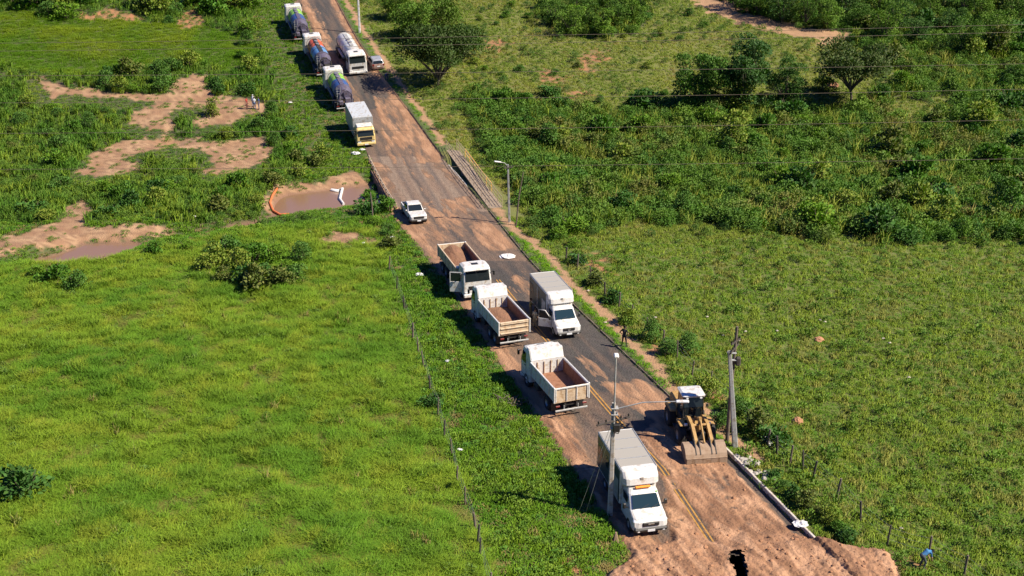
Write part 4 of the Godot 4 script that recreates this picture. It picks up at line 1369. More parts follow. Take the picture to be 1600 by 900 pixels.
func tanker(label: String, bands: Array, cab_mat: Material, kit: Material, length := 8.6) -> Node3D:
	var t := thing("tank_truck", label, "truck", Vector3.ZERO, 0, "tank trucks queued beyond the bridge")
	var h := length * 0.5
	flat_cab(t, h - 1.95, h, 1.22, 2.95, cab_mat, mats.black)
	chassis(t, -h + 0.2, h - 0.3, h - 1.25, [-h + 1.3, -h + 2.6], 0.5, 1.22)
	var z0 := -h + 0.75
	var z1 := h - 2.35
	var at := [z0, z0 + (z1 - z0) * 0.16, z0 + (z1 - z0) * 0.5, z1]
	for k in 3:
		var rings := []
		for e in ([[0.0, 0.0], [0.35, 0.0], [1.0, 0.0]] if k == 0 else [[0.0, 0.0], [1.0, 0.0]] if k == 1 else [[0.0, 0.0], [0.65, 0.0], [1.0, 0.0]]):
			var z: float = lerpf(at[k], at[k + 1], e[0])
			var r := 0.98
			if k == 0 and e[0] == 0.0 or k == 2 and e[0] == 1.0: r = 0.62
			elif k == 0 and e[0] < 0.5: r = 0.97
			var ring := []
			for s in 24: ring.append(V(r * 1.08 * cos(TAU * s / 24.0), 2.02 + r * sin(TAU * s / 24.0), z))
			rings.append(ring)
		var q := MB.new()
		q.loft(rings, true)
		part(q, "tank", bands[k], t)
	var hoops := MB.new()
	for k in 4:
		var pts := []
		var z := lerpf(z0 + 0.7, z1 - 0.6, k / 3.0)
		for s in 25: pts.append(V(1.075 * cos(TAU * s / 24.0), 2.02 + 0.995 * sin(TAU * s / 24.0), z))
		hoops.tube(pts, [0.03], 5)
	part(hoops, "hoop", kit, t)
	block(t, "walkway", kit, V(0, 3.02, (z0 + z1) * 0.5), V(0.5, 0.04, (z1 - z0) * 0.7), 0.01)
	for z in [0.0, 1.2]:
		var m := MB.new()
		m.wheel(V(0, 0, 0), [[0.0, 0.0], [0.0, 0.24], [-0.14, 0.24]], 14)
		var o := part(m, "manhole", mats.steel, t)
		o.rotation = V(0, 0, PI / 2)
		o.position = V(0, 3.16, z - 0.6)
	for s in [-1.0, 1.0]:
		block(t, "hose_tray", kit, V(s * 1.1, 1.25, -0.6), V(0.3, 0.3, 3.6), 0.05)
		block(t, "mudguard", mats.black, V(s * 0.98, 1.08, -h + 1.95), V(0.5, 0.06, 2.4), 0.03)
	var lad := MB.new()
	for s in [-0.2, 0.2]: lad.tube([V(0.75 + s, 0.9, -h + 0.28), V(0.6 + s, 3.0, -h + 0.8)], [0.022], 5)
	for k in 7: lad.tube([V(0.55, 1.1 + k * 0.28, -h + 0.33 + k * 0.07), V(0.95, 1.1 + k * 0.28, -h + 0.33 + k * 0.07)], [0.016], 5)
	part(lad, "ladder", mats.galv, t)
	# pump and reels at the rear
	var pump := MB.new()
	pump.box(V(-0.35, 1.3, -h + 0.45), V(0.7, 0.8, 0.6), 0.06)
	pump.box(V(0.5, 1.15, -h + 0.4), V(0.5, 0.5, 0.5), 0.06)
	pump.tube([V(-0.8, 1.0, -h + 0.3), V(-0.9, 2.0, -h + 0.35), V(-0.3, 2.6, -h + 0.5), V(0.4, 2.4, -h + 0.4), V(0.8, 1.4, -h + 0.3)], [0.09], 8)
	part(pump, "pump", kit, t)
	block(t, "rear_bumper", mats.galv, V(0, 0.55, -h + 0.06), V(2.3, 0.12, 0.1), 0.02)
	for s in [-1.0, 1.0]: block(t, "tail_light", mats.red, V(s * 0.95, 0.8, -h + 0.1), V(0.3, 0.12, 0.06), 0.02)
	return t

func pickup(label: String) -> Node3D:
	var t := thing("pickup_truck", label, "pickup")
	var h := 2.6
	var w := 0.9
	lofted(t, "body", mats.white, [oval(0.4, -h, h - 0.1, w - 0.04, 0.2), oval(0.6, -h, h, w, 0.26), oval(0.92, -h, h - 0.03, w, 0.28), oval(1.06, -h, h - 0.2, w - 0.03, 0.3)])
	lofted(t, "cabin", mats.white, [oval(1.0, -0.95, 1.25, w - 0.04, 0.15), oval(1.08, -0.95, 1.15, w - 0.05, 0.18), oval(1.58, -0.75, 0.5, w - 0.16, 0.18), oval(1.68, -0.62, 0.3, w - 0.24, 0.18)])
	panel(t, "windscreen", mats.glass, V(-w + 0.18, 1.1, 1.14), V(w - 0.18, 1.1, 1.14), V(w - 0.25, 1.56, 0.54), V(-w + 0.25, 1.56, 0.54), V(0, 1, 1), 0.02)
	panel(t, "rear_window", mats.glass, V(-w + 0.2, 1.15, -0.93), V(w - 0.2, 1.15, -0.93), V(w - 0.25, 1.52, -0.78), V(-w + 0.25, 1.52, -0.78), V(0, 0.3, -1), 0.02)
	for s in [-1.0, 1.0]:
		panel(t, "side_window", mats.glass, V(s * (w - 0.05), 1.12, -0.75), V(s * (w - 0.05), 1.12, 0.95), V(s * (w - 0.15), 1.54, 0.42), V(s * (w - 0.15), 1.54, -0.6), V(s, 0.2, 0), 0.012)
		block(t, "headlight", mats.lamp, V(s * (w - 0.2), 0.86, h - 0.1), V(0.3, 0.16, 0.2), 0.05)
		block(t, "mirror", mats.white, V(s * (w + 0.08), 1.15, 0.95), V(0.2, 0.14, 0.12), 0.04)
		add_wheel(t, V(s * (w - 0.08), 0.37, h - 0.85), 0.37, 0.24)
		add_wheel(t, V(s * (w - 0.08), 0.37, -h + 1.05), 0.37, 0.24)
	block(t, "load_bed", mats.black, V(0, 1.0, -1.75), V(1.5, 0.16, 1.5), 0.02)
	var q := MB.new()
	q.tube([V(-0.7, 1.05, -1.05), V(-0.62, 1.5, -1.05), V(0.62, 1.5, -1.05), V(0.7, 1.05, -1.05)], [0.04], 6)
	part(q, "roll_bar", mats.black, t)
	block(t, "grille", mats.black, V(0, 0.78, h - 0.01), V(1.1, 0.26, 0.08), 0.04)
	block(t, "bumper", mats.black, V(0, 0.48, h - 0.02), V(1.76, 0.26, 0.2), 0.08)
	block(t, "number_plate", mats.plate, V(0, 0.48, h + 0.09), V(0.4, 0.13, 0.02), 0.004)
	return t

func hatchback(label: String) -> Node3D:
	var t := thing("parked_car", label, "car")
	var h := 1.95
	var w := 0.85
	lofted(t, "body", mats.rose, [oval(0.32, -h + 0.05, h - 0.1, w - 0.04, 0.25), oval(0.55, -h, h, w, 0.3), oval(0.85, -h + 0.03, h - 0.05, w, 0.3), oval(0.98, -h + 0.08, h - 0.4, w - 0.04, 0.3)])
	lofted(t, "cabin", mat("sky_tinted_roof", lin(0.36, 0.38, 0.42), 0.3, 0.3), [oval(0.93, -h + 0.1, 1.0, w - 0.05, 0.2), oval(1.38, -h + 0.4, 0.3, w - 0.17, 0.22), oval(1.47, -h + 0.6, 0.05, w - 0.26, 0.22)])  # bluish grey cabin: the sky reflected in the roof, put into the colour
	panel(t, "rear_window", mats.glass, V(-w + 0.2, 1.02, -h + 0.12), V(w - 0.2, 1.02, -h + 0.12), V(w - 0.28, 1.34, -h + 0.33), V(-w + 0.28, 1.34, -h + 0.33), V(0, 0.5, -1), 0.02)
	panel(t, "windscreen", mats.glass, V(-w + 0.16, 1.0, 0.93), V(w - 0.16, 1.0, 0.93), V(w - 0.24, 1.36, 0.4), V(-w + 0.24, 1.36, 0.4), V(0, 0.6, 1), 0.02)
	for s in [-1.0, 1.0]:
		panel(t, "side_window", mats.glass, V(s * (w - 0.05), 1.0, -1.35), V(s * (w - 0.05), 1.0, 0.75), V(s * (w - 0.16), 1.35, 0.25), V(s * (w - 0.16), 1.35, -1.2), V(s, 0.2, 0), 0.012)
		block(t, "tail_light", mats.red, V(s * (w - 0.16), 0.85, -h + 0.07), V(0.22, 0.26, 0.1), 0.03)
		block(t, "headlight", mats.lamp, V(s * (w - 0.2), 0.72, h - 0.1), V(0.3, 0.16, 0.16), 0.04)
		add_wheel(t, V(s * (w - 0.08), 0.3, 1.2), 0.3, 0.2)
		add_wheel(t, V(s * (w - 0.08), 0.3, -1.2), 0.3, 0.2)
	block(t, "number_plate", mats.plate, V(0, 0.68, -h - 0.005), V(0.4, 0.13, 0.03), 0.004)
	return t

func wheel_loader(label: String) -> Node3D:
	var t := thing("wheel_loader", label, "loader")
	for s in [-1.0, 1.0]:
		add_wheel(t, V(s * 0.95, 0.68, 0.55), 0.68, 0.5)
		add_wheel(t, V(s * 0.95, 0.68, -2.05), 0.68, 0.5)
		lofted(t, "mudguard", mats.yellow, [oval(1.32, -2.75, -1.35, 0.24, 0.1), oval(1.44, -2.7, -1.4, 0.22, 0.1), oval(1.5, -2.5, -1.6, 0.18, 0.1)]).position.x = s * 0.92
	var fr := MB.new()
	fr.box(V(0, 0.85, -1.9), V(1.0, 0.6, 3.0), 0.08)
	fr.box(V(0, 0.85, 0.5), V(0.9, 0.55, 1.6), 0.08)
	for z in [0.55, -2.05]: fr.box(V(0, 0.68, z), V(1.6, 0.24, 0.26), 0.04)
	part(fr, "frame", mats.chassis, t)
	lofted(t, "engine_hood", mats.yellow, [oval(1.0, -3.45, -1.4, 0.72, 0.15), oval(1.7, -3.4, -1.4, 0.7, 0.18), oval(1.86, -3.25, -1.4, 0.6, 0.15)])
	block(t, "counterweight", mats.yellow, V(0, 0.95, -3.4), V(1.9, 0.6, 0.4), 0.1)
	var ex := MB.new()
	ex.tube([V(0.4, 1.8, -2.2), V(0.4, 2.5, -2.2)], [0.06], 8)
	part(ex, "exhaust", mats.black, t)
	# cab
	lofted(t, "cab", mats.glass, [oval(1.45, -1.45, -0.15, 0.66, 0.1), oval(2.2, -1.42, -0.12, 0.68, 0.1), oval(2.9, -1.38, -0.3, 0.64, 0.1)])
	lofted(t, "cab_base", mats.black, [oval(1.0, -1.5, -0.1, 0.7, 0.1), oval(1.5, -1.5, -0.08, 0.72, 0.1)])
	lofted(t, "cab_roof", mats.white, [oval(2.9, -1.55, -0.1, 0.74, 0.15), oval(3.0, -1.57, -0.06, 0.76, 0.16), oval(3.08, -1.4, -0.25, 0.62, 0.16)])
	var pil := MB.new()
	for s in [-1.0, 1.0]:
		pil.tube([V(s * 0.66, 1.5, -0.12), V(s * 0.63, 2.92, -0.3)], [0.045], 6)
		pil.tube([V(s * 0.66, 1.5, -1.45), V(s * 0.63, 2.92, -1.38)], [0.045], 6)
	part(pil, "pillar", mats.black, t)
	for s in [-1.0, 1.0]:
		block(t, "work_light", mats.lamp, V(s * 0.45, 2.84, -0.1), V(0.16, 0.12, 0.08), 0.02)
		block(t, "step", mats.chassis, V(s * 0.9, 0.6, -0.85), V(0.3, 0.06, 0.5), 0.01)
		block(t, "mirror", mats.black, V(s * 0.85, 2.35, 0.0), V(0.16, 0.24, 0.06), 0.02)
	block(t, "front_deck", mats.galv, V(0, 1.4, 0.2), V(0.9, 0.08, 0.5), 0.03)
	block(t, "front_tower", mats.yellow, V(0, 1.25, 0.75), V(0.62, 0.9, 0.9), 0.1)
	# lift arms, cross tube, tilt ram and bucket
	for s in [-1.0, 1.0]:
		var q := MB.new()
		q.prism(PackedVector2Array([Vector2(0.1, 1.75), Vector2(0.5, 1.95), Vector2(1.5, 1.85), Vector2(2.5, 1.25), Vector2(2.6, 1.02), Vector2(2.4, 1.02), Vector2(1.45, 1.55), Vector2(0.6, 1.65), Vector2(0.1, 1.5)]), s * 0.5 - 0.1, s * 0.5 + 0.1)
		part(q, "lift_arm", mats.yellow, t)
		var ram := MB.new()
		ram.tube([V(s * 0.5, 0.85, 0.4), V(s * 0.5, 1.7, 1.5)], [0.07, 0.05], 8)
		part(ram, "lift_ram", mats.steel, t)
		block(t, "headlight", mats.lamp, V(s * 0.75, 1.55, 0.95), V(0.22, 0.2, 0.12), 0.04)
		block(t, "front_mudguard", mats.yellow, V(s * 0.92, 1.46, 0.45), V(0.45, 0.07, 1.0), 0.03)
	var link := MB.new()
	link.tube([V(-0.5, 1.75, 1.45), V(0.5, 1.75, 1.45)], [0.09], 8)
	link.prism(PackedVector2Array([Vector2(1.2, 1.5), Vector2(1.3, 2.25), Vector2(1.5, 2.25), Vector2(1.6, 1.5)]), -0.09, 0.09)
	link.tube([V(0, 2.15, 1.4), V(0, 1.7, 0.3)], [0.07], 8)
	link.tube([V(0, 2.15, 1.42), V(0, 1.1, 2.6)], [0.06], 8)
	part(link, "bucket_link", mats.yellow, t)
	var bk := MB.new()
	# the bucket is tipped forward with its edge on the ground, as when dragging soil backwards: the curved back faces up
	var outer := [Vector2(1.95, 0.5), Vector2(1.98, 0.85), Vector2(2.2, 1.04), Vector2(2.55, 1.05), Vector2(2.9, 0.9), Vector2(3.15, 0.64), Vector2(3.26, 0.4), Vector2(3.3, 0.02)]
	var inner := [Vector2(3.24, 0.02), Vector2(3.2, 0.4), Vector2(3.1, 0.6), Vector2(2.86, 0.84), Vector2(2.54, 0.99), Vector2(2.23, 0.98), Vector2(2.04, 0.82), Vector2(2.01, 0.5)]
	bk.prism(PackedVector2Array(outer + inner), -1.28, 1.28)
	var o := part(bk, "bucket", mats.bucket, t)
	for s in [-1.0, 1.0]:
		var ch := MB.new()
		ch.prism(PackedVector2Array([Vector2(1.95, 0.5), Vector2(1.98, 0.85), Vector2(2.2, 1.04), Vector2(2.55, 1.05), Vector2(2.9, 0.9), Vector2(3.15, 0.64), Vector2(3.26, 0.4), Vector2(3.3, 0.02), Vector2(2.9, 0.1)]), s * 1.3 - 0.02, s * 1.3 + 0.02)
		part(ch, "side_plate", mats.bucket, o)
		for x in [s * 0.36, s * 0.64]:
			var hg := MB.new()
			hg.prism(PackedVector2Array([Vector2(2.15, 0.98), Vector2(2.3, 1.3), Vector2(2.6, 1.25), Vector2(3.2, 0.62), Vector2(3.1, 0.55), Vector2(2.6, 0.98)]), x - 0.03, x + 0.03)
			part(hg, "hinge_plate", mats.chassis, o)
	for k in 5: block(o, "edge_segment", mats.bucket, V(-1.03 + k * 0.515, 0.2, 3.305), V(0.5, 0.37, 0.04), 0.012)
	block(o, "lip", mats.bucket, V(0, 0.41, 3.29), V(2.6, 0.05, 0.1), 0.015)
	return t

func park_vehicles() -> void:
	seat(box_lorry("white box truck with an amber light bar parked beside the lamp pole", false), road_spot(1015, 838), true, 6.7, -0.08, 1.06)
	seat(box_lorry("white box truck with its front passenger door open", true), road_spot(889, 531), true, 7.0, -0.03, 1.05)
	seat(dump_truck("white dump truck with an empty body and a three panel tailgate", 6.5, 2), road_spot(893, 652), false, 6.5, 0.04, 1.06)
	seat(dump_truck("white dump truck with a ribbed cream tailgate and reddish soil inside", 7.1, 1), road_spot(804, 545), false, 7.1, 0.03, 1.05)
	seat(dump_truck("dump truck with a cream body and its cab door open beside the verge", 8.3, 0), road_spot(747, 470), true, 8.3, 0.0, 1.07)
	seat(wheel_loader("yellow wheel loader with its bucket lowered on the spread soil"), road_spot(1105, 728), true, 6.9, -0.17, 1.05)
	seat(pickup("white pickup with a dark load bed standing by the bridge"), road_spot(655, 352), true, 5.2)
	seat(cargo_lorry("box truck with a pale yellow cab and a grey metal box"), road_spot(573, 231), true, 7.1, 0.0, 1.12)
	seat(tanker("vacuum tank truck with a lime green and blue tank behind the yellow cab truck", [mats.purple, mats.blue, mats.green], mats.white, mats.purple, 9.4), road_spot(541, 176), false, 9.4, 0.0, 1.12)
	seat(tanker("tank truck with a red and light blue tank beside the white tanker", [mats.purple, mats.skyblue, mats.tankred], mats.white, mats.chassis, 11.0), road_spot(509, 123), false, 11.0, 0.0, 1.12)
	seat(tanker("all white tank truck in the right lane", [mats.white, mats.white, mats.white], mats.white, mats.galv, 10.5), road_spot(560, 119), true, 10.5, 0.0, 1.12)
	seat(tanker("tank truck with a green and dark blue tank at the head of the queue", [mats.purple, mats.blue, mats.green], mats.white, mats.purple, 10.0), road_spot(473, 67), false, 10.0, 0.0, 1.12)
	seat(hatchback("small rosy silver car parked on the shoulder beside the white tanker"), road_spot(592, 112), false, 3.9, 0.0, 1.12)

# ---------------------------------------------------------------- bridge, kerbs, fences, poles
func up_at(x: float, d: float, y := 0.0) -> Vector3: return V(x, y, -d)

func build_bridge() -> void:
	var t := thing("road_bridge", "concrete road bridge carrying the road over the brown creek", "bridge", Vector3.ZERO)
	var q := MB.new()
	var q_right := MB.new()
	var d := 121.0
	while d < 144.0:
		var e := d + 1.0
		for s in [0, 1]:
			var xa := left_of(d) - 0.25 if s == 0 else right_of(d) - 0.1
			var xb := left_of(e) - 0.25 if s == 0 else right_of(e) - 0.1
			var w := 0.35
			[q, q_right][s].slab(up_at(xa, d, -0.55), up_at(xa + w, d, -0.55), up_at(xb + w, e, -0.55 + ramp(e)), up_at(xb, e, -0.55 + ramp(e)), 0.53, Vector3.UP)
		d = e
	part(q, "edge_beam", mats.concrete, t)
	part(q_right, "edge_beam", mats.concrete, t)
	var under := MB.new()
	for k in 23:
		var a := 121.0 + k
		under.slab(up_at(left_of(a), a, -0.6), up_at(right_of(a), a, -0.6), up_at(right_of(a + 1), a + 1, -0.6), up_at(left_of(a + 1), a + 1, -0.6), 0.2, Vector3.UP)
	part(under, "deck", mats.concrete, t)
	for a in [122.0, 142.5]:
		var ab := MB.new()
		ab.box(up_at(middle(a), a, -1.4), V(9.4, 2.0, 0.8), 0.02, Basis(Vector3.UP, 0.28))
		part(ab, "abutment", mats.concrete, t)
	# low parapet of posts and two beams on the left side
	var r := thing("bridge_parapet", "low dusty parapet along the left side of the road bridge", "parapet", Vector3.ZERO)
	for k in 11:
		var a := 122.5 + k * 1.9
		block(r, "post", mats.rail, up_at(left_of(a) - 0.12, a, 0.3 + ramp(a)), V(0.16, 0.68, 0.16), 0.02)
	for y in [0.28, 0.58]:
		var b := MB.new()
		var pts := []
		for k in 11: pts.append(up_at(left_of(122.5 + k * 1.9) - 0.12, 122.5 + k * 1.9, y + ramp(122.5 + k * 1.9)))
		b.tube(pts, [0.07], 6)
		part(b, "rail", mats.rail, r)
	# footbridge on the right with pipe railings
	var f := thing("footbridge", "narrow concrete footbridge with pipe railings right of the road bridge", "footbridge", Vector3.ZERO)
	var pa := [land(694, 232), land(762, 328)]
	var base := V(0, 0.05, 0)
	var a3 := V(pa[0].x, ramp(pa[0].y) + 0.12, -pa[0].y)
	var b3 := V(pa[1].x, 0.2, -pa[1].y)
	var side := (b3 - a3).cross(Vector3.UP).normalized() * -1.0
	if side.x < 0.0: side = -side
	a3 += side * 0.25
	b3 += side * 0.25
	var wide := 1.35
	var deck := MB.new()
	deck.slab(a3 - side * 0.1, a3 + side * (wide + 0.1), b3 + side * (wide + 0.1), b3 - side * 0.1, 0.16, Vector3.DOWN)
	part(deck, "deck", mats.footdeck, f)
	for k in 4:
		var legs := MB.new()
		var p := a3.lerp(b3, (k + 0.5) / 4.0) + side * wide * 0.5
		legs.box(V(p.x, p.y - 1.35, p.z), V(1.2, 2.5, 0.3), 0.02, Basis(Vector3.UP, 0.28))
		part(legs, "pier", mats.concrete, f)
	for s in [0.0, wide]:
		for k in 13:
			var p: Vector3 = a3.lerp(b3, k / 12.0) + side * s
			var q2 := MB.new()
			q2.tube([p + V(0, -0.1, 0), p + V(0, 1.15, 0)], [0.035], 6)
			part(q2, "post", mats.rail, f)
		for y in [0.3, 0.72, 1.15]:
			var q3 := MB.new()
			q3.tube([a3 + side * s + V(0, y, 0), b3 + side * s + V(0, y, 0)], [0.032], 6)
			part(q3, "rail", mats.rail, f)
		if s == 0.0:
			for k in 12:
				var q4 := MB.new()
				q4.tube([a3.lerp(b3, k / 12.0) + V(0, 0.3, 0), a3.lerp(b3, (k + 1) / 12.0) + V(0, 1.15, 0)], [0.018], 5)
				part(q4, "brace", mats.rail, f)
	# yellow pipe guard beyond it
	var g := thing("yellow_railing", "yellow pipe guard rail beyond the footbridge", "railing", Vector3.ZERO)
	var ys := []
	for p in [[727, 238], [740, 255], [752, 272], [768, 292]]:
		var l := land(p[0], p[1] + 8)
		ys.append(V(l.x, maxf(ground(l.x, l.y), -0.6), -l.y))
	for y in [0.55, 1.05]:
		var q5 := MB.new()
		var pts := []
		for p in ys: pts.append(V(p.x, maxf(p.y, 0.0) + y, p.z))
		q5.tube(pts, [0.05], 6)
		part(q5, "rail", mats.yellowrail, g)
	for k in 7:
		var p: Vector3 = ys[k / 2] if k % 2 == 0 else (ys[k / 2] + ys[k / 2 + 1]) * 0.5
		var q6 := MB.new()
		q6.tube([V(p.x, ground(p.x, -p.z) - 0.2, p.z), V(p.x, maxf(p.y, 0.0) + 1.05, p.z)], [0.045], 6)
		part(q6, "post", mats.yellowrail, g)

func build_kerbs() -> void:
	var t := thing("road_kerb", "long concrete kerb along the right edge of the road", "kerb", Vector3.ZERO)
	var r := RandomNumberGenerator.new()
	r.seed = 8
	for span in [[56.6, 121.0], [144.5, 228.0]]:
		var d: float = span[0]
		while d < span[1]:
			var near := d < 69.5
			var e := d + (1.0 if d < 125.0 else 2.0)
			var xa := right_of(d)
			var xb := right_of(e)
			var dir := V(xb - xa, ramp(e) - ramp(d), -(e - d))
			var b := Basis.looking_at(dir.normalized(), Vector3.UP)
			var mid := V((xa + xb) * 0.5 + 0.1, (ramp(d) + ramp(e)) * 0.5 + (0.1 if near else -0.09) + r.randf_range(-0.012, 0.012), -(d + e) * 0.5)
			var q := MB.new()
			q.box(Vector3.ZERO, V(0.16, 0.46, dir.length() - 0.025), 0.02)
			var o := part(q, "kerb_stone", mats.kerb if near else mats.oldkerb, t)
			o.transform = Transform3D(b.rotated(Vector3.UP, r.randf_range(-0.012, 0.012)), mid)
			d = e
	# broken concrete tipped behind the kerb
	for k in 34:
		var f := r.randf()
		var p := land(lerpf(1150, 1196, f) + r.randf_range(-3, 16), lerpf(716, 752, f) + r.randf_range(-6, 3))
		var q := MB.new()
		var s := r.randf_range(0.12, 0.38)
		var rings := []
		for y in [[-0.4, 0.8], [0.0, 1.0], [0.35, 0.55]]:
			var ring := []
			for m in 7: ring.append(V(cos(TAU * m / 7.0) * y[1] * r.randf_range(0.7, 1.15), y[0], sin(TAU * m / 7.0) * y[1] * r.randf_range(0.7, 1.15)) * s)
			rings.append(ring)
		q.loft(rings)
		single(q, "concrete_chunk", mats.concrete, "grey lump of broken concrete tipped behind the lower kerb", "rubble", V(p.x, ground(p.x, p.y) + s * 0.25, -p.y), r.randf() * 6.0, "broken concrete behind the kerb")

func build_fence(called: String, label: String, posts: Array, salt: int) -> void:
	var r := RandomNumberGenerator.new()
	r.seed = salt
	var t := thing(called, label, "fence", Vector3.ZERO)
	var tops := []
	for p in posts:
		var at := spot(p[0], p[1])
		var h := r.randf_range(1.25, 1.5)
		var q := MB.new()
		var lean := V(r.randf_range(-0.14, 0.14), 0, r.randf_range(-0.1, 0.1))
		var w := r.randf_range(0.055, 0.085)
		q.tube([V(0, -0.25, 0), V(0, h * 0.5, 0) + lean * 0.4, V(0, h, 0) + lean], [w, w * 0.95, w * 0.85], 7)
		var o := part(q, "post", mats.wood if r.randf() < 0.6 else mats.darkwood, t)
		o.position = at
		tops.append([at, lean, h])
	for y in [0.3, 0.6, 0.88]:
		var q := MB.new()
		var pts := []
		for i in tops.size():
			pts.append(tops[i][0] + tops[i][1] * y + V(0.07, tops[i][2] * y, 0))
			if i < tops.size() - 1: pts.append((tops[i][0] + tops[i + 1][0]) * 0.5 + V(0.07, (tops[i][2] + tops[i + 1][2]) * 0.5 * y - 0.05, 0))
		q.tube(pts, [0.006], 4)
		part(q, "wire", mats.steel, t)

func pole_shaft(t: Node3D, h: float, a: float, b: float, m: Material, lean := Vector3.ZERO) -> void:
	var q := MB.new()
	var rings := []
	for k in 5:
		var f := k / 4.0
		var w := lerpf(a, b, f)
		var ring := []
		for s in [[-1, -0.75], [-0.7, -1], [0.7, -1], [1, -0.75], [1, 0.75], [0.7, 1], [-0.7, 1], [-1, 0.75]]: ring.append(V(s[0] * w, lerpf(-0.5, h, f), s[1] * w * 0.8) + lean * f)
		rings.append(ring)
	q.loft(rings)
	part(q, "shaft", m, t)
func street_light(t: Node3D, from: Vector3, to: Vector3) -> void:
	var q := MB.new()
	var side := (to - from)
	q.tube([from, from + V(side.x * 0.45, side.y * 0.75, side.z * 0.45), to], [0.04, 0.035, 0.03], 7)
	var arm := part(q, "arm", mats.galv, t)
	var dir := V(side.x, side.y * 0.3, side.z).normalized()
	var l := MB.new()
	l.box(to + dir * 0.3, V(0.26, 0.12, 0.75), 0.04, Basis.looking_at(dir, Vector3.UP))
	var o := part(l, "luminaire", mats.plastic, arm)
func crossarm(t: Node3D, at: Vector3, half: float, turn: float) -> void:
	var b := Basis(Vector3.UP, turn)
	var q := MB.new()
	q.box(at, V(half * 2.0, 0.11, 0.1), 0.01, b)
	var o := part(q, "crossarm", mats.darkwood, t)
	for s in [-0.9, -0.45, 0.45, 0.9]:
		var i := MB.new()
		var p := at + b * V(s * half, 0, 0)
		i.tube([p + V(0, 0.05, 0), p + V(0, 0.14, 0), p + V(0, 0.24, 0)], [0.03, 0.06, 0.035], 7)
		part(i, "insulator", mats.black, o)

func build_poles() -> void:
	# lamp pole beside the lower box truck
	var at := spot(953, 806)
	var t := thing("utility_pole", "concrete utility pole with a long side lamp standing by the lower box truck", "utility pole", at)
	pole_shaft(t, 7.6, 0.17, 0.11, mats.concrete)
	var top := MB.new()
	top.tube([V(0.02, 5.6, 0.16), V(0.02, 10.6, 0.1)], [0.055, 0.045], 8)
	part(top, "lamp_tube", mats.galv, t)
	var head := MB.new()
	head.box(V(0.02, 10.72, 0.24), V(0.28, 0.16, 0.5), 0.05)
	part(head, "luminaire", mats.plastic, t)
	street_light(t, V(0.1, 7.2, 0), V(3.6, 7.9, 0.4))
	crossarm(t, V(0, 6.5, 0.16), 1.15, 0.5)
	for y in [6.0, 6.9, 7.3]:
		var c := MB.new()
		c.box(V(0.05, y, 0), V(0.42, 0.07, 0.42), 0.02)
		part(c, "clamp", mats.galv, t)
	for k in 3:
		var c := MB.new()
		c.tube([V(0.15, 7.0 - k * 0.3, 0.1), V(0.45, 6.6 - k * 0.25, 0.2), V(0.3, 6.1 - k * 0.2, 0.18), V(0.12, 6.3 - k * 0.3, 0.1)], [0.03], 6)
		part(c, "cable_loop", mats.black, t)
	block(t, "junction_box", mats.black, V(0.18, 6.1, 0.2), V(0.4, 0.5, 0.3), 0.04)
	var g0 := spot(904, 800) - at
	for s in [0.0, 0.4]:
		var gw := MB.new()
		gw.tube([V(0, 6.6 - s, 0), g0 + V(s, -0.05, s * 0.5)], [0.012], 5)
		part(gw, "guy_wire", mats.steel, t)
	# twin poles behind the loader
	at = spot(1136, 690)
	t = thing("brown_pole", "slim brown wooden pole of the twin poles behind the loader", "utility pole", at)
	var q := MB.new()
	q.tube([V(0, -0.5, 0), V(0, 4, 0), V(0.1, 8.4, 0)], [0.14, 0.12, 0.09], 9)
	part(q, "shaft", mats.wood, t)
	crossarm(t, V(0.0, 6.9, 0.12), 0.8, 1.1)
	crossarm(t, V(0.05, 7.4, 0.12), 0.6, 0.9)
	block(t, "transformer", mats.darkwood, V(0.3, 6.0, 0.1), V(0.34, 0.6, 0.34), 0.08)
	for k in 2: block(t, "bracket", mats.galv, V(-0.15 + k * 0.2, 6.6 - k * 0.5, 0.1), V(0.6, 0.08, 0.3), 0.02)
	var at2 := spot(1150, 698)
	t = thing("grey_pole", "grey concrete pole leaning on the brown pole behind the loader", "utility pole", at2)
	pole_shaft(t, 7.0, 0.19, 0.11, mats.galv, V(-0.9, 0, 0))
	# lamp post and leaning pole past the bridge
	at = spot(796, 347)
	t = thing("lamp_post", "pale lamp post with a short arm beside the footbridge end", "lamp post", at)
	pole_shaft(t, 6.2, 0.13, 0.09, mats.galv, V(-0.15, 0, 0))
	street_light(t, V(-0.15, 6.0, 0), V(-0.9, 6.5, 0.2))
	crossarm(t, V(-0.1, 5.9, 0.12), 0.5, 0.4)
	at = spot(806, 352)
	t = thing("leaning_pole", "thin bare pole leaning beside the pale lamp post", "pole", at)
	q = MB.new()
	q.tube([V(0, -0.3, 0), V(0.3, 3, 0), V(0.75, 5.7, 0)], [0.08, 0.07, 0.05], 7)
	part(q, "shaft", mats.wood, t)
	at = spot(562, 51)
	t = thing("white_pole", "tall white pole on the grass strip near the top of the road", "pole", at)
	pole_shaft(t, 9.0, 0.17, 0.11, mats.plastic)
	street_light(t, V(0, 8.6, 0), V(-1.5, 9.0, 0.2))
	at = spot(583, 348)
	t = thing("verge_post", "grey weathered post among the bushes beside the bridge approach", "post", at)
	q = MB.new()
	q.tube([V(0, -0.3, 0), V(-0.05, 2, 0), V(-0.15, 3.3, 0)], [0.09, 0.08, 0.06], 7)
	part(q, "shaft", mats.wood, t)

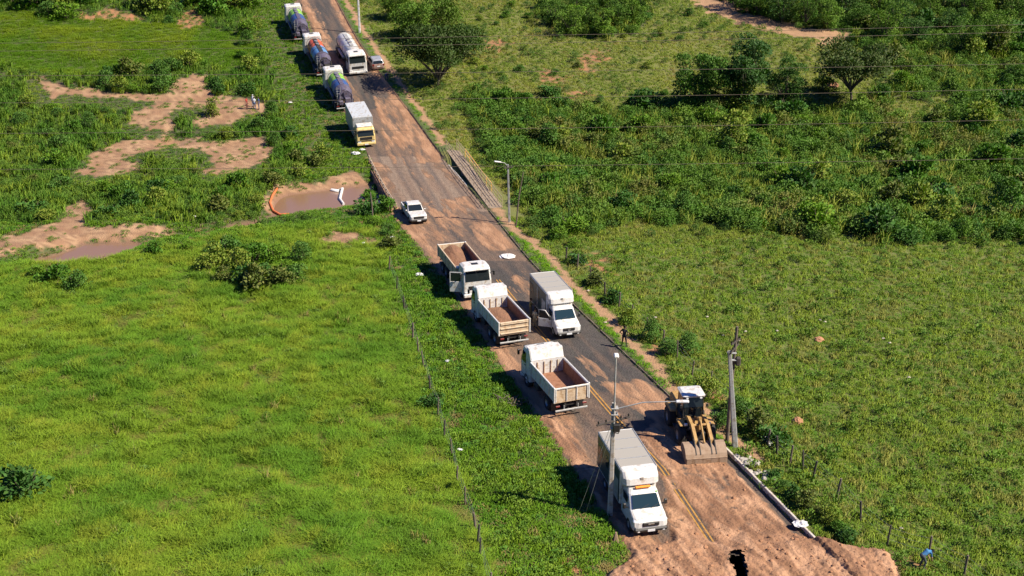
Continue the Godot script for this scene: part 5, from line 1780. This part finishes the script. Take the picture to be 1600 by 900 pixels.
func build_power_line() -> void:
	# overhead conductors crossing the valley, with their masts outside the picture; distance from their usual height above ground
	var dl := 74.0
	var dr := 62.0
	var xl := -78.0
	var xr := 74.0
	var ends := []
	for w in [[480, 88, 1600, 54], [480, 101, 1600, 66], [560, 138, 1600, 114], [560, 182, 1600, 155], [520, 231, 1600, 203], [760, 287, 1600, 266]]:
		# the two pixels of each wire, met with the upright plane between the masts
		var pts := []
		for k in [0, 2]:
			var r := ray(w[k], w[k + 1])
			# plane through (xl, dl) and (xr, dr)
			var nx := dl - dr
			var nd := xr - xl
			var s := (nx * xl + nd * dl) / (nx * r.x + nd * r.z)
			pts.append(V(r.x * s, CAM_H + r.y * s, -r.z * s))
		var grad: float = (pts[1].y - pts[0].y) / (pts[1].x - pts[0].x)
		ends.append([pts[0].y + grad * (xl - pts[0].x) * 0.4 + 0.9, pts[1].y + grad * (xr - pts[1].x) + 0.6])
	var t := thing("mast", "steel mast carrying the overhead wires", "mast", V(xl, ground(xl, dl), -dl), 0.0, "masts of the overhead line")
	pole_shaft(t, 28.5, 0.35, 0.18, mats.galv)
	t = thing("mast", "steel mast carrying the overhead wires", "mast", V(xr, ground(xr, dr), -dr), 0.0, "masts of the overhead line")
	pole_shaft(t, 28.5, 0.35, 0.18, mats.galv)
	for e in ends:
		var q := MB.new()
		var pts := []
		for k in 25:
			var f := k / 24.0
			pts.append(V(lerpf(xl, xr, f), lerpf(e[0], e[1], f) - 3.2 * f * (1.0 - f), -lerpf(dl, dr, f)))
		q.tube(pts, [0.011], 5)
		single(q, "overhead_wire", mats.cable, "thin power line strung across the upper part of the valley", "wire", Vector3.ZERO, 0.0, "overhead wires")

func crumple(size: float, flat: float, salt: int, _m: Material) -> MB:
	var r := RandomNumberGenerator.new()
	r.seed = salt
	var q := MB.new()
	var rings := []
	for k in 6:
		var f := k / 5.0
		var ring := []
		for s in 13: ring.append(V(cos(TAU * s / 13.0), 0, sin(TAU * s / 13.0) * 0.75) * size * sqrt(1.0 - f * f * 0.97) * r.randf_range(0.72, 1.12) + V(0, flat * f * r.randf_range(0.5, 1.1), 0))
		rings.append(ring)
	q.loft(rings)
	return q

func build_small_things() -> void:
	var p := road_spot(793, 402)
	single(crumple(0.85, 0.32, 1, mats.plastic), "plastic_sheet", mats.plastic, "crumpled white plastic sheet lying on the asphalt", "sheet", p + V(0, 0.05, 0))
	for a in [[656, 432, 0.42, "white litter bag in the grass beside the open door dump truck"], [700, 567, 0.2, "white scrap in the weeds left of the last dump truck"], [719, 706, 0.2, "white scrap on the left fence line below the dump trucks"], [612, 373, 0.3, "white bag on the grass near the pickup"], [568, 382, 0.22, "white scrap beside the small sand patch left of the road"], [556, 242, 0.6, "white bundle on the bank above the creek pool"], [566, 236, 0.4, "white slab at the corner of the bridge parapet"],
			[454, 162, 0.3, "white litter on the verge beside the green and blue tanker"], [303, 341, 0.3, "white scrap on the creek bed sand"], [1250, 826, 0.5, "crumpled white bag at the lower end of the kerb"]]:
		single(crumple(a[2], a[2] * 0.5, int(a[0]), mats.plastic), "litter", mats.plastic, a[3], "litter", spot(a[0], a[1]) + V(0, 0.16, 0))
	for a in [[1105, 497], [1165, 520], [1155, 534], [1214, 519], [1281, 502], [1289, 505], [1380, 531], [1390, 538], [1476, 540], [1024, 498], [1130, 526], [1420, 592], [1516, 744], [1408, 828], [919, 456], [946, 506]]:
		single(crumple(0.13, 0.09, a[0], mats.plastic), "pale_stone", mats.kerb, "small pale stone lying in the pasture grass", "stone", spot(a[0], a[1]) + V(0, 0.12, 0), 0.0, "pale stones in the pasture")
	for a in [[1199, 690], [1203, 697], [1195, 688], [1205, 684], [1199, 683]]:
		var q := MB.new()
		q.box(V(0, 0.16, 0), V(0.42, 0.3, 0.24), 0.03)
		single(q, "white_block", mats.plastic, "white block lying against a fence post right of the road", "block", spot(a[0], a[1]), rng.randf() * 3.0, "white blocks by the fence")
	for a in [[1280, 532, 0.5, 0.42, "pinkish termite mound in the middle of the pasture"], [1246, 660, 0.45, 0.5, "orange termite mound near the right fence"], [1300, 134, 1.0, 0.8, "orange earth mound among the tall pasture trees"]]:
		var q := MB.new()
		var r := RandomNumberGenerator.new()
		r.seed = int(a[0])
		var rings := []
		for k in 7:
			var f := k / 6.0
			var ring := []
			for s in 14:
				ring.append(V(cos(TAU * s / 14.0), 0, sin(TAU * s / 14.0)) * a[2] * sqrt(1.0 - f * f * 0.96) * r.randf_range(0.85, 1.1) + V(0, -0.1 + a[3] * f * r.randf_range(0.9, 1.05), 0))
			rings.append(ring)
		q.tint = Color(0.34, 0.17, 0.09)
		q.loft(rings)
		single(q, "soil_mound", mats.soil, a[4], "mound", spot(a[0], a[1]))
	# floating barriers on the pool
	var ob := MB.new()
	var pts := []
	for q in [[452, 336], [438, 337], [427, 331], [422, 322], [426, 312], [434, 303]]:
		var l := on_level(q[0], q[1], WATER_Y)
		pts.append(V(l.x, maxf(ground(l.x, l.y), WATER_Y) + 0.12, -l.y))
	ob.tube(pts, [0.14], 8)
	single(ob, "orange_boom", mats.orange, "orange floating barrier along the edge of the creek pool", "barrier")
	var wb := MB.new()
	pts = []
	for q in [[518, 298], [528, 300], [535, 296], [533, 303], [531, 312], [537, 320]]:
		var l := on_level(q[0], q[1], WATER_Y)
		pts.append(V(l.x, WATER_Y + 0.08, -l.y))
	wb.tube(pts, [0.2, 0.24, 0.2, 0.17, 0.17, 0.14], 8)
	single(wb, "white_boom", mats.plastic, "white absorbent tube floating bent on the creek pool", "barrier")
	# clods strewn over the tipped soil
	var clod := MB.new()
	var cr := RandomNumberGenerator.new()
	cr.seed = 31
	var cl := []
	for y in [[-0.5, 0.7], [-0.1, 1.0], [0.35, 0.8], [0.6, 0.35]]:
		var ring := []
		for m in 7: ring.append(V(cos(TAU * m / 7.0) * y[1] * cr.randf_range(0.7, 1.15), y[0], sin(TAU * m / 7.0) * y[1] * cr.randf_range(0.7, 1.15)))
		cl.append(ring)
	clod.loft(cl)
	var rows := []
	while rows.size() < 420:
		var f := cr.randf()
		var px := cr.randf_range(4.0, 27.0)
		var pd := cr.randf_range(53.0, 72.0) if cr.randf() < 0.35 else cr.randf_range(54.0, 60.0)
		var h := dirt_depth(px, pd)
		if h < 0.03 or cover_at(px, pd) < 0.6 or absf(px - table(LINE, pd)) < 0.5: continue
		if Geometry2D.is_point_in_polygon(Vector2(px, pd), pit): continue
		var base := ramp(pd) + 0.035 if px > left_of(pd) and px < right_of(pd) else ground(px, pd) + 0.02
		var s := 0.03 + 0.13 * pow(f, 5.0)
		rows.append([Transform3D(Basis(Vector3.UP, cr.randf() * TAU).scaled(V(s, s * cr.randf_range(0.6, 1.0), s * cr.randf_range(0.7, 1.2))), V(px, base + h + s * 0.2, -pd)), Color(0.3, 0.15, 0.078) * cr.randf_range(0.7, 1.15)])
	scatter("soil_clods", "loose clods of reddish soil strewn over the spread earth", "soil", [clod.mesh(mats.soil)], [rows])
	# dirty marker stub on the verge
	var mb := MB.new()
	mb.loft([oval(0.0, -0.16, 0.16, 0.16, 0.05), oval(0.06, -0.16, 0.16, 0.16, 0.05), oval(0.62, -0.05, 0.05, 0.05, 0.03)])
	single(mb, "marker_cone", mats.bucket, "dirty little marker cone on the verge by the lower box truck", "cone", spot(962, 846))
	for a in [[803, 631], [795, 628], [812, 634]]:
		var r := RandomNumberGenerator.new()
		r.seed = a[0]
		var q := MB.new()
		for k in 16:
			var o := V(r.randf_range(-0.6, 0.6), r.randf_range(0.0, 0.25), r.randf_range(-0.4, 0.4))
			q.tube([o, o + V(r.randf_range(-0.6, 0.6), r.randf_range(0.0, 0.35), r.randf_range(-0.5, 0.5))], [0.03, 0.015], 5)
		single(q, "brush_pile", mats.wood, "small heap of dead twigs on the verge beside the last dump truck", "brushwood", spot(a[0], a[1]), 0.0, "dead twigs on the verge")

# ---------------------------------------------------------------- people
func person(label: String, at: Vector3, turn: float, pose: String, shirt: Color, trousers: Color, hood: bool, hair: Color, group := "") -> void:
	var t := thing("person", label, "person", at, turn, group)
	var skin := Color(0.3, 0.17, 0.11)
	var shoe := Color(0.03, 0.028, 0.026)
	var J := {hip = V(0, 0.93, 0), chest = V(0, 1.27, 0), neck = V(0, 1.46, 0.01), head = V(0, 1.62, 0.03)}
	for s in [-1, 1]:
		var n := "l" if s > 0 else "r"
		J["hip" + n] = V(s * 0.095, 0.9, 0)
		J["knee" + n] = V(s * 0.115, 0.5, 0.03)
		J["ankle" + n] = V(s * 0.125, 0.09, 0)
		J["toe" + n] = V(s * 0.15, 0.045, 0.16)
		J["sh" + n] = V(s * 0.185, 1.4, 0)
		J["el" + n] = V(s * 0.25, 1.13, -0.03)
		J["wr" + n] = V(s * 0.255, 0.89, 0.06)
	if pose == "akimbo":
		for s in [-1, 1]:
			var n := "l" if s > 0 else "r"
			J["el" + n] = V(s * 0.38, 1.16, -0.08)
			J["wr" + n] = V(s * 0.2, 0.99, 0.07)
			J["ankle" + n] = V(s * 0.2, 0.09, 0)
			J["knee" + n] = V(s * 0.15, 0.5, 0.03)
			J["toe" + n] = V(s * 0.24, 0.045, 0.15)
	elif pose == "bend":
		J.hip = V(0, 0.86, -0.12)
		J.chest = V(0, 1.06, 0.16)
		J.neck = V(0, 1.06, 0.37)
		J.head = V(0, 1.02, 0.52)
		for s in [-1, 1]:
			var n := "l" if s > 0 else "r"
			J["hip" + n] = V(s * 0.1, 0.84, -0.1)
			J["knee" + n] = V(s * 0.14, 0.48, 0.06)
			J["ankle" + n] = V(s * 0.15, 0.09, -0.05)
			J["toe" + n] = V(s * 0.17, 0.045, 0.11)
			J["sh" + n] = V(s * 0.18, 1.05, 0.3)
			J["el" + n] = V(s * 0.22, 0.78, 0.36)
			J["wr" + n] = V(s * 0.15, 0.56, 0.46)
	elif pose == "reach":
		J.elr = V(-0.27, 1.2, 0.2)
		J.wrr = V(-0.16, 1.3, 0.42)
		J.ell = V(0.27, 1.16, 0.14)
		J.wrl = V(0.14, 1.14, 0.36)
	var B := [["hip", "chest", 0.135, 0.15, 1], ["chest", "neck", 0.14, 0.065, 1], ["neck", "head", 0.055, 0.06, 0], ["head", "head", 0.1, 0.1, 0]]
	for n in ["l", "r"]:
		B += [["hip", "hip" + n, 0.13, 0.105, 2], ["hip" + n, "knee" + n, 0.095, 0.062, 2], ["knee" + n, "ankle" + n, 0.062, 0.045, 2], ["ankle" + n, "toe" + n, 0.048, 0.04, 3], ["chest", "sh" + n, 0.09, 0.068, 1], ["sh" + n, "el" + n, 0.058, 0.044, 1], ["el" + n, "wr" + n, 0.044, 0.03, 1 if hood else 0]]
	var lo := V(9, 9, 9)
	var hi := -lo
	for k in J:
		lo = lo.min(J[k])
		hi = hi.max(J[k])
	lo -= V(0.2, 0.12, 0.2)
	hi += V(0.2, 0.16, 0.2)
	var cell := 0.034
	var nx := int((hi.x - lo.x) / cell) + 2
	var ny := int((hi.y - lo.y) / cell) + 2
	var nz := int((hi.z - lo.z) / cell) + 2
	var f := PackedFloat32Array()
	var who := PackedByteArray()
	f.resize(nx * ny * nz)
	f.fill(1.0)
	who.resize(nx * ny * nz)
	for b in B:
		var a: Vector3 = J[b[0]]
		var c: Vector3 = J[b[1]]
		var ab := c - a
		var len2 := maxf(ab.length_squared(), 1e-6)
		var pad: float = maxf(b[2], b[3]) + 0.09
		var i0 := ((a.min(c) - lo - Vector3.ONE * pad) / cell).max(Vector3.ZERO)
		var i1 := (a.max(c) - lo + Vector3.ONE * pad) / cell
		for i in range(int(i0.x), mini(nx, int(i1.x) + 1)):
			for j in range(int(i0.y), mini(ny, int(i1.y) + 1)):
				for k in range(int(i0.z), mini(nz, int(i1.z) + 1)):
					var p := lo + V(i, j, k) * cell
					var u := clampf((p - a).dot(ab) / len2, 0.0, 1.0)
					var q := p - a - ab * u
					if b[4] == 1 and b[0] != "el" + "l" and b[0] != "el" + "r": q.z *= 1.25
					var dist: float = q.length() - lerpf(b[2], b[3], u)
					var m := (i * ny + j) * nz + k
					if dist < f[m]: who[m] = b[4]
					var h := clampf(0.5 + 0.5 * (f[m] - dist) / 0.035, 0.0, 1.0)
					f[m] = lerpf(f[m], dist, h) - 0.035 * h * (1.0 - h)
	var cols := [skin, shirt, trousers, shoe]
	var vid := PackedInt32Array()
	vid.resize(nx * ny * nz)
	vid.fill(-1)
	var vs := PackedVector3Array()
	var vc := PackedColorArray()
	var vn := PackedVector3Array()
	for i in nx - 1:
		for j in ny - 1:
			for k in nz - 1:
				var m := (i * ny + j) * nz + k
				var at8 := [m, m + ny * nz, m + nz, m + ny * nz + nz, m + 1, m + ny * nz + 1, m + nz + 1, m + ny * nz + nz + 1]
				var inside := 0
				for o in at8: inside += 1 if f[o] < 0.0 else 0
				if inside == 0 or inside == 8: continue
				var sum := Vector3.ZERO
				var cnt := 0
				for e in [[0, 1], [0, 2], [0, 4], [1, 3], [1, 5], [2, 3], [2, 6], [4, 5], [4, 6], [3, 7], [5, 7], [6, 7]]:
					var fa := f[at8[e[0]]]
					var fb := f[at8[e[1]]]
					if (fa < 0.0) == (fb < 0.0): continue
					var pa := V(e[0] & 1, (e[0] >> 1) & 1, e[0] >> 2)
					var pb := V(e[1] & 1, (e[1] >> 1) & 1, e[1] >> 2)
					sum += pa.lerp(pb, fa / (fa - fb))
					cnt += 1
				vid[m] = vs.size()
				vs.append(lo + (V(i, j, k) + sum / cnt) * cell)
				vn.append(V(f[at8[1]] + f[at8[3]] + f[at8[5]] + f[at8[7]] - f[at8[0]] - f[at8[2]] - f[at8[4]] - f[at8[6]], f[at8[2]] + f[at8[3]] + f[at8[6]] + f[at8[7]] - f[at8[0]] - f[at8[1]] - f[at8[4]] - f[at8[5]], f[at8[4]] + f[at8[5]] + f[at8[6]] + f[at8[7]] - f[at8[0]] - f[at8[1]] - f[at8[2]] - f[at8[3]]).normalized())
				vc.append(cols[who[m]])
	var body := MB.new()
	var st := [ny * nz, nz, 1]
	for i in range(1, nx - 1):
		for j in range(1, ny - 1):
			for k in range(1, nz - 1):
				var m := (i * ny + j) * nz + k
				for ax in 3:
					if (f[m] < 0.0) == (f[m + st[ax]] < 0.0): continue
					var u: int = st[(ax + 1) % 3]
					var w: int = st[(ax + 2) % 3]
					var q := [vid[m - u - w], vid[m - w], vid[m], vid[m - u]]
					if q.min() < 0: continue
					body.tint = vc[q[0]]
					body.smooth(vs[q[0]], vs[q[1]], vs[q[2]], vn[q[0]], vn[q[1]], vn[q[2]])
					body.smooth(vs[q[0]], vs[q[2]], vs[q[3]], vn[q[0]], vn[q[2]], vn[q[3]])
	# hands with five fingers, nose, ears and eyes on the same surface
	body.tint = skin
	for n in ["l", "r"]:
		var s := 1.0 if n == "l" else -1.0
		var wr: Vector3 = J["wr" + n]
		var dir: Vector3 = (wr - J["el" + n]).normalized()
		var across := dir.cross(V(s, 0, 0)).normalized()
		body.tube([wr - dir * 0.02, wr + dir * 0.04, wr + dir * 0.09], [0.026, 0.036, 0.032], 8)
		for k in 4:
			var o := wr + dir * 0.085 + across * (k - 1.5) * 0.019
			var l: float = [0.06, 0.072, 0.068, 0.05][k]
			body.tube([o, o + dir * l * 0.55 - V(s * 0.008, 0, 0), o + dir * l - V(s * 0.022, 0, 0)], [0.009, 0.0085, 0.007], 5)
		body.tube([wr + dir * 0.03 + across * 0.03, wr + dir * 0.065 + across * 0.06, wr + dir * 0.095 + across * 0.058], [0.011, 0.01, 0.008], 5)
	var face: Vector3 = (V(0, 0, 1) if pose != "bend" else V(0, -0.65, 0.75).normalized())
	var crown: Vector3 = (V(0, 1, 0) if pose != "bend" else V(0, 0.75, 0.65).normalized())
	var hd: Vector3 = J.head
	body.tube([hd + face * 0.09 + crown * 0.02, hd + face * 0.125 - crown * 0.025, hd + face * 0.09 - crown * 0.035], [0.009, 0.016, 0.012], 6)
	for s in [-1.0, 1.0]:
		body.tint = skin
		body.tube([hd + V(s * 0.095, 0, 0) + crown * 0.03, hd + V(s * 0.108, 0, 0), hd + V(s * 0.095, 0, 0) - crown * 0.03], [0.01, 0.018, 0.01], 5)
		body.tint = Color(0.02, 0.015, 0.012)
		body.box(hd + V(s * 0.036, 0, 0) + face * 0.094 + crown * 0.01, V(0.024, 0.012, 0.012))
	body.tint = Color(0.2, 0.08, 0.07)
	body.box(hd + face * 0.092 - crown * 0.055, V(0.045, 0.01, 0.012))
	part(body, "body", mats.body, t)
	var top := MB.new()
	top.tint = hair
	var rings := []
	var right := V(1, 0, 0)
	for k in 6:
		var a := k / 5.0 * 1.45
		var ring := []
		for s in 12: ring.append(hd + (right * cos(TAU * s / 12.0) + face * sin(TAU * s / 12.0)) * 0.112 * cos(a) - face * 0.012 + crown * (0.02 + 0.105 * sin(a)))
		rings.append(ring)
	top.loft(rings, true)
	part(top, "hood" if hood else "hair", mats.body, t)

func place_people() -> void:
	var dark := Color(0.012, 0.013, 0.018)
	person("person in dark clothes standing on the grass strip beside the path", spot(975, 541), 2.6, "akimbo", dark, dark, false, Color(0.015, 0.012, 0.01))
	person("person in tan and olive clothes reaching into the box truck with the open door", road_spot(829, 497) + V(0, 0.05, 0), 1.9, "reach", Color(0.16, 0.12, 0.04), Color(0.1, 0.08, 0.05), false, Color(0.02, 0.015, 0.01))
	person("person in a pale shirt standing beside the open truck door", road_spot(836, 514) + V(0, 0.05, 0), 2.4, "stand", Color(0.32, 0.28, 0.2), Color(0.2, 0.17, 0.12), false, Color(0.02, 0.015, 0.01))
	person("person in a red top standing on the pale sand", spot(386, 171), 1.2, "stand", Color(0.3, 0.035, 0.025), Color(0.12, 0.05, 0.04), false, Color(0.02, 0.015, 0.01))
	person("person in a white hooded suit beside the person in red", spot(396, 167), -0.6, "stand", Color(0.7, 0.72, 0.75), Color(0.65, 0.68, 0.72), true, Color(0.7, 0.72, 0.75))
	person("person in a white shirt and blue trousers in front of the hooded person", spot(398, 171), 2.8, "stand", Color(0.72, 0.74, 0.76), Color(0.1, 0.16, 0.3), false, Color(0.02, 0.015, 0.01))
	person("person in dark blue clothes at the edge of the pale sand", spot(405, 171), -1.4, "stand", Color(0.03, 0.06, 0.2), Color(0.03, 0.05, 0.14), false, Color(0.02, 0.015, 0.01))
	person("person in a bright blue shirt bending down by the pasture fence", spot(1441, 888), 1.9, "bend", Color(0.04, 0.16, 0.34), Color(0.05, 0.06, 0.07), false, Color(0.015, 0.012, 0.01))
	person("person in blue bending down on the grass strip beside the rosy car", spot(604, 126), 0.5, "bend", Color(0.03, 0.07, 0.22), Color(0.03, 0.04, 0.1), false, Color(0.02, 0.015, 0.01))

# ---------------------------------------------------------------- the scene
func _ready() -> void:
	var cam := Camera3D.new()
	cam.name = "camera"
	cam.fov = rad_to_deg(2.0 * atan(450.0 / FOC))
	cam.position = V(0, CAM_H, 0)
	cam.rotation.x = -pitch
	cam.near = 0.5
	cam.far = 6000.0
	add_child(cam)
	var env := WorldEnvironment.new()
	env.name = "environment"
	var e := Environment.new()
	e.background_mode = Environment.BG_SKY
	var sky := ProceduralSkyMaterial.new()
	sky.sky_top_color = Color(0.2, 0.4, 0.78)
	sky.sky_horizon_color = Color(0.62, 0.74, 0.86)
	sky.sky_curve = 0.14
	sky.ground_bottom_color = Color(0.2, 0.24, 0.12)
	sky.ground_horizon_color = Color(0.5, 0.58, 0.55)
	e.sky = Sky.new()
	e.sky.sky_material = sky
	e.background_energy_multiplier = 0.37
	e.tonemap_mode = Environment.TONE_MAPPER_LINEAR
	e.tonemap_exposure = 2.05
	e.sdfgi_enabled = true
	e.ssao_enabled = true
	e.ssil_enabled = true
	env.environment = e
	add_child(env)
	var sun := DirectionalLight3D.new()
	sun.name = "sun"
	sun.light_energy = 1.6
	sun.light_color = Color(1.0, 0.95, 0.87)
	sun.light_angular_distance = 0.5
	sun.shadow_enabled = true
	add_child(sun)
	sun.look_at_from_position(V(0, 60, 0), V(0, 60, 0) + V(-0.67, -0.707, -0.227))

	na.seed = 3
	na.frequency = 0.1
	na.noise_type = FastNoiseLite.TYPE_SIMPLEX_SMOOTH
	na.fractal_type = FastNoiseLite.FRACTAL_NONE
	nb.seed = 4
	nb.frequency = 0.03
	nb.noise_type = FastNoiseLite.TYPE_SIMPLEX_SMOOTH
	nb.fractal_octaves = 2
	nc.seed = 6
	nc.frequency = 0.1
	nc.noise_type = FastNoiseLite.TYPE_SIMPLEX_SMOOTH
	nc.fractal_octaves = 3
	rng.seed = 2024
	make_materials()
	map_the_land()
	build_ground()
	build_road()
	build_dirt()
	build_bridge()
	build_kerbs()
	grow_grass()
	grow_bushes()
	build_fence("right_fence", "wire fence on weathered posts between the trodden path and the pasture", [[884, 408], [902, 420], [923, 440], [945, 462], [967, 480], [989, 499], [1011, 520], [1036, 540], [1058, 559], [1081, 588], [1109, 608], [1140, 636], [1170, 668], [1199, 698], [1214, 712], [1234, 724], [1254, 735], [1270, 748], [1307, 780], [1344, 814], [1386, 852], [1450, 872], [1506, 899], [1560, 940]], 5)
	build_fence("left_fence", "old wire fence with dark crooked posts between meadow and verge", [[608, 423], [620, 454], [632, 488], [645, 532], [654, 554], [662, 574], [672, 612], [684, 650], [694, 688], [706, 712], [714, 756], [727, 791], [743, 829], [746, 852], [750, 872], [765, 930]], 6)
	build_poles()
	build_power_line()
	park_vehicles()
	build_small_things()
	place_people()
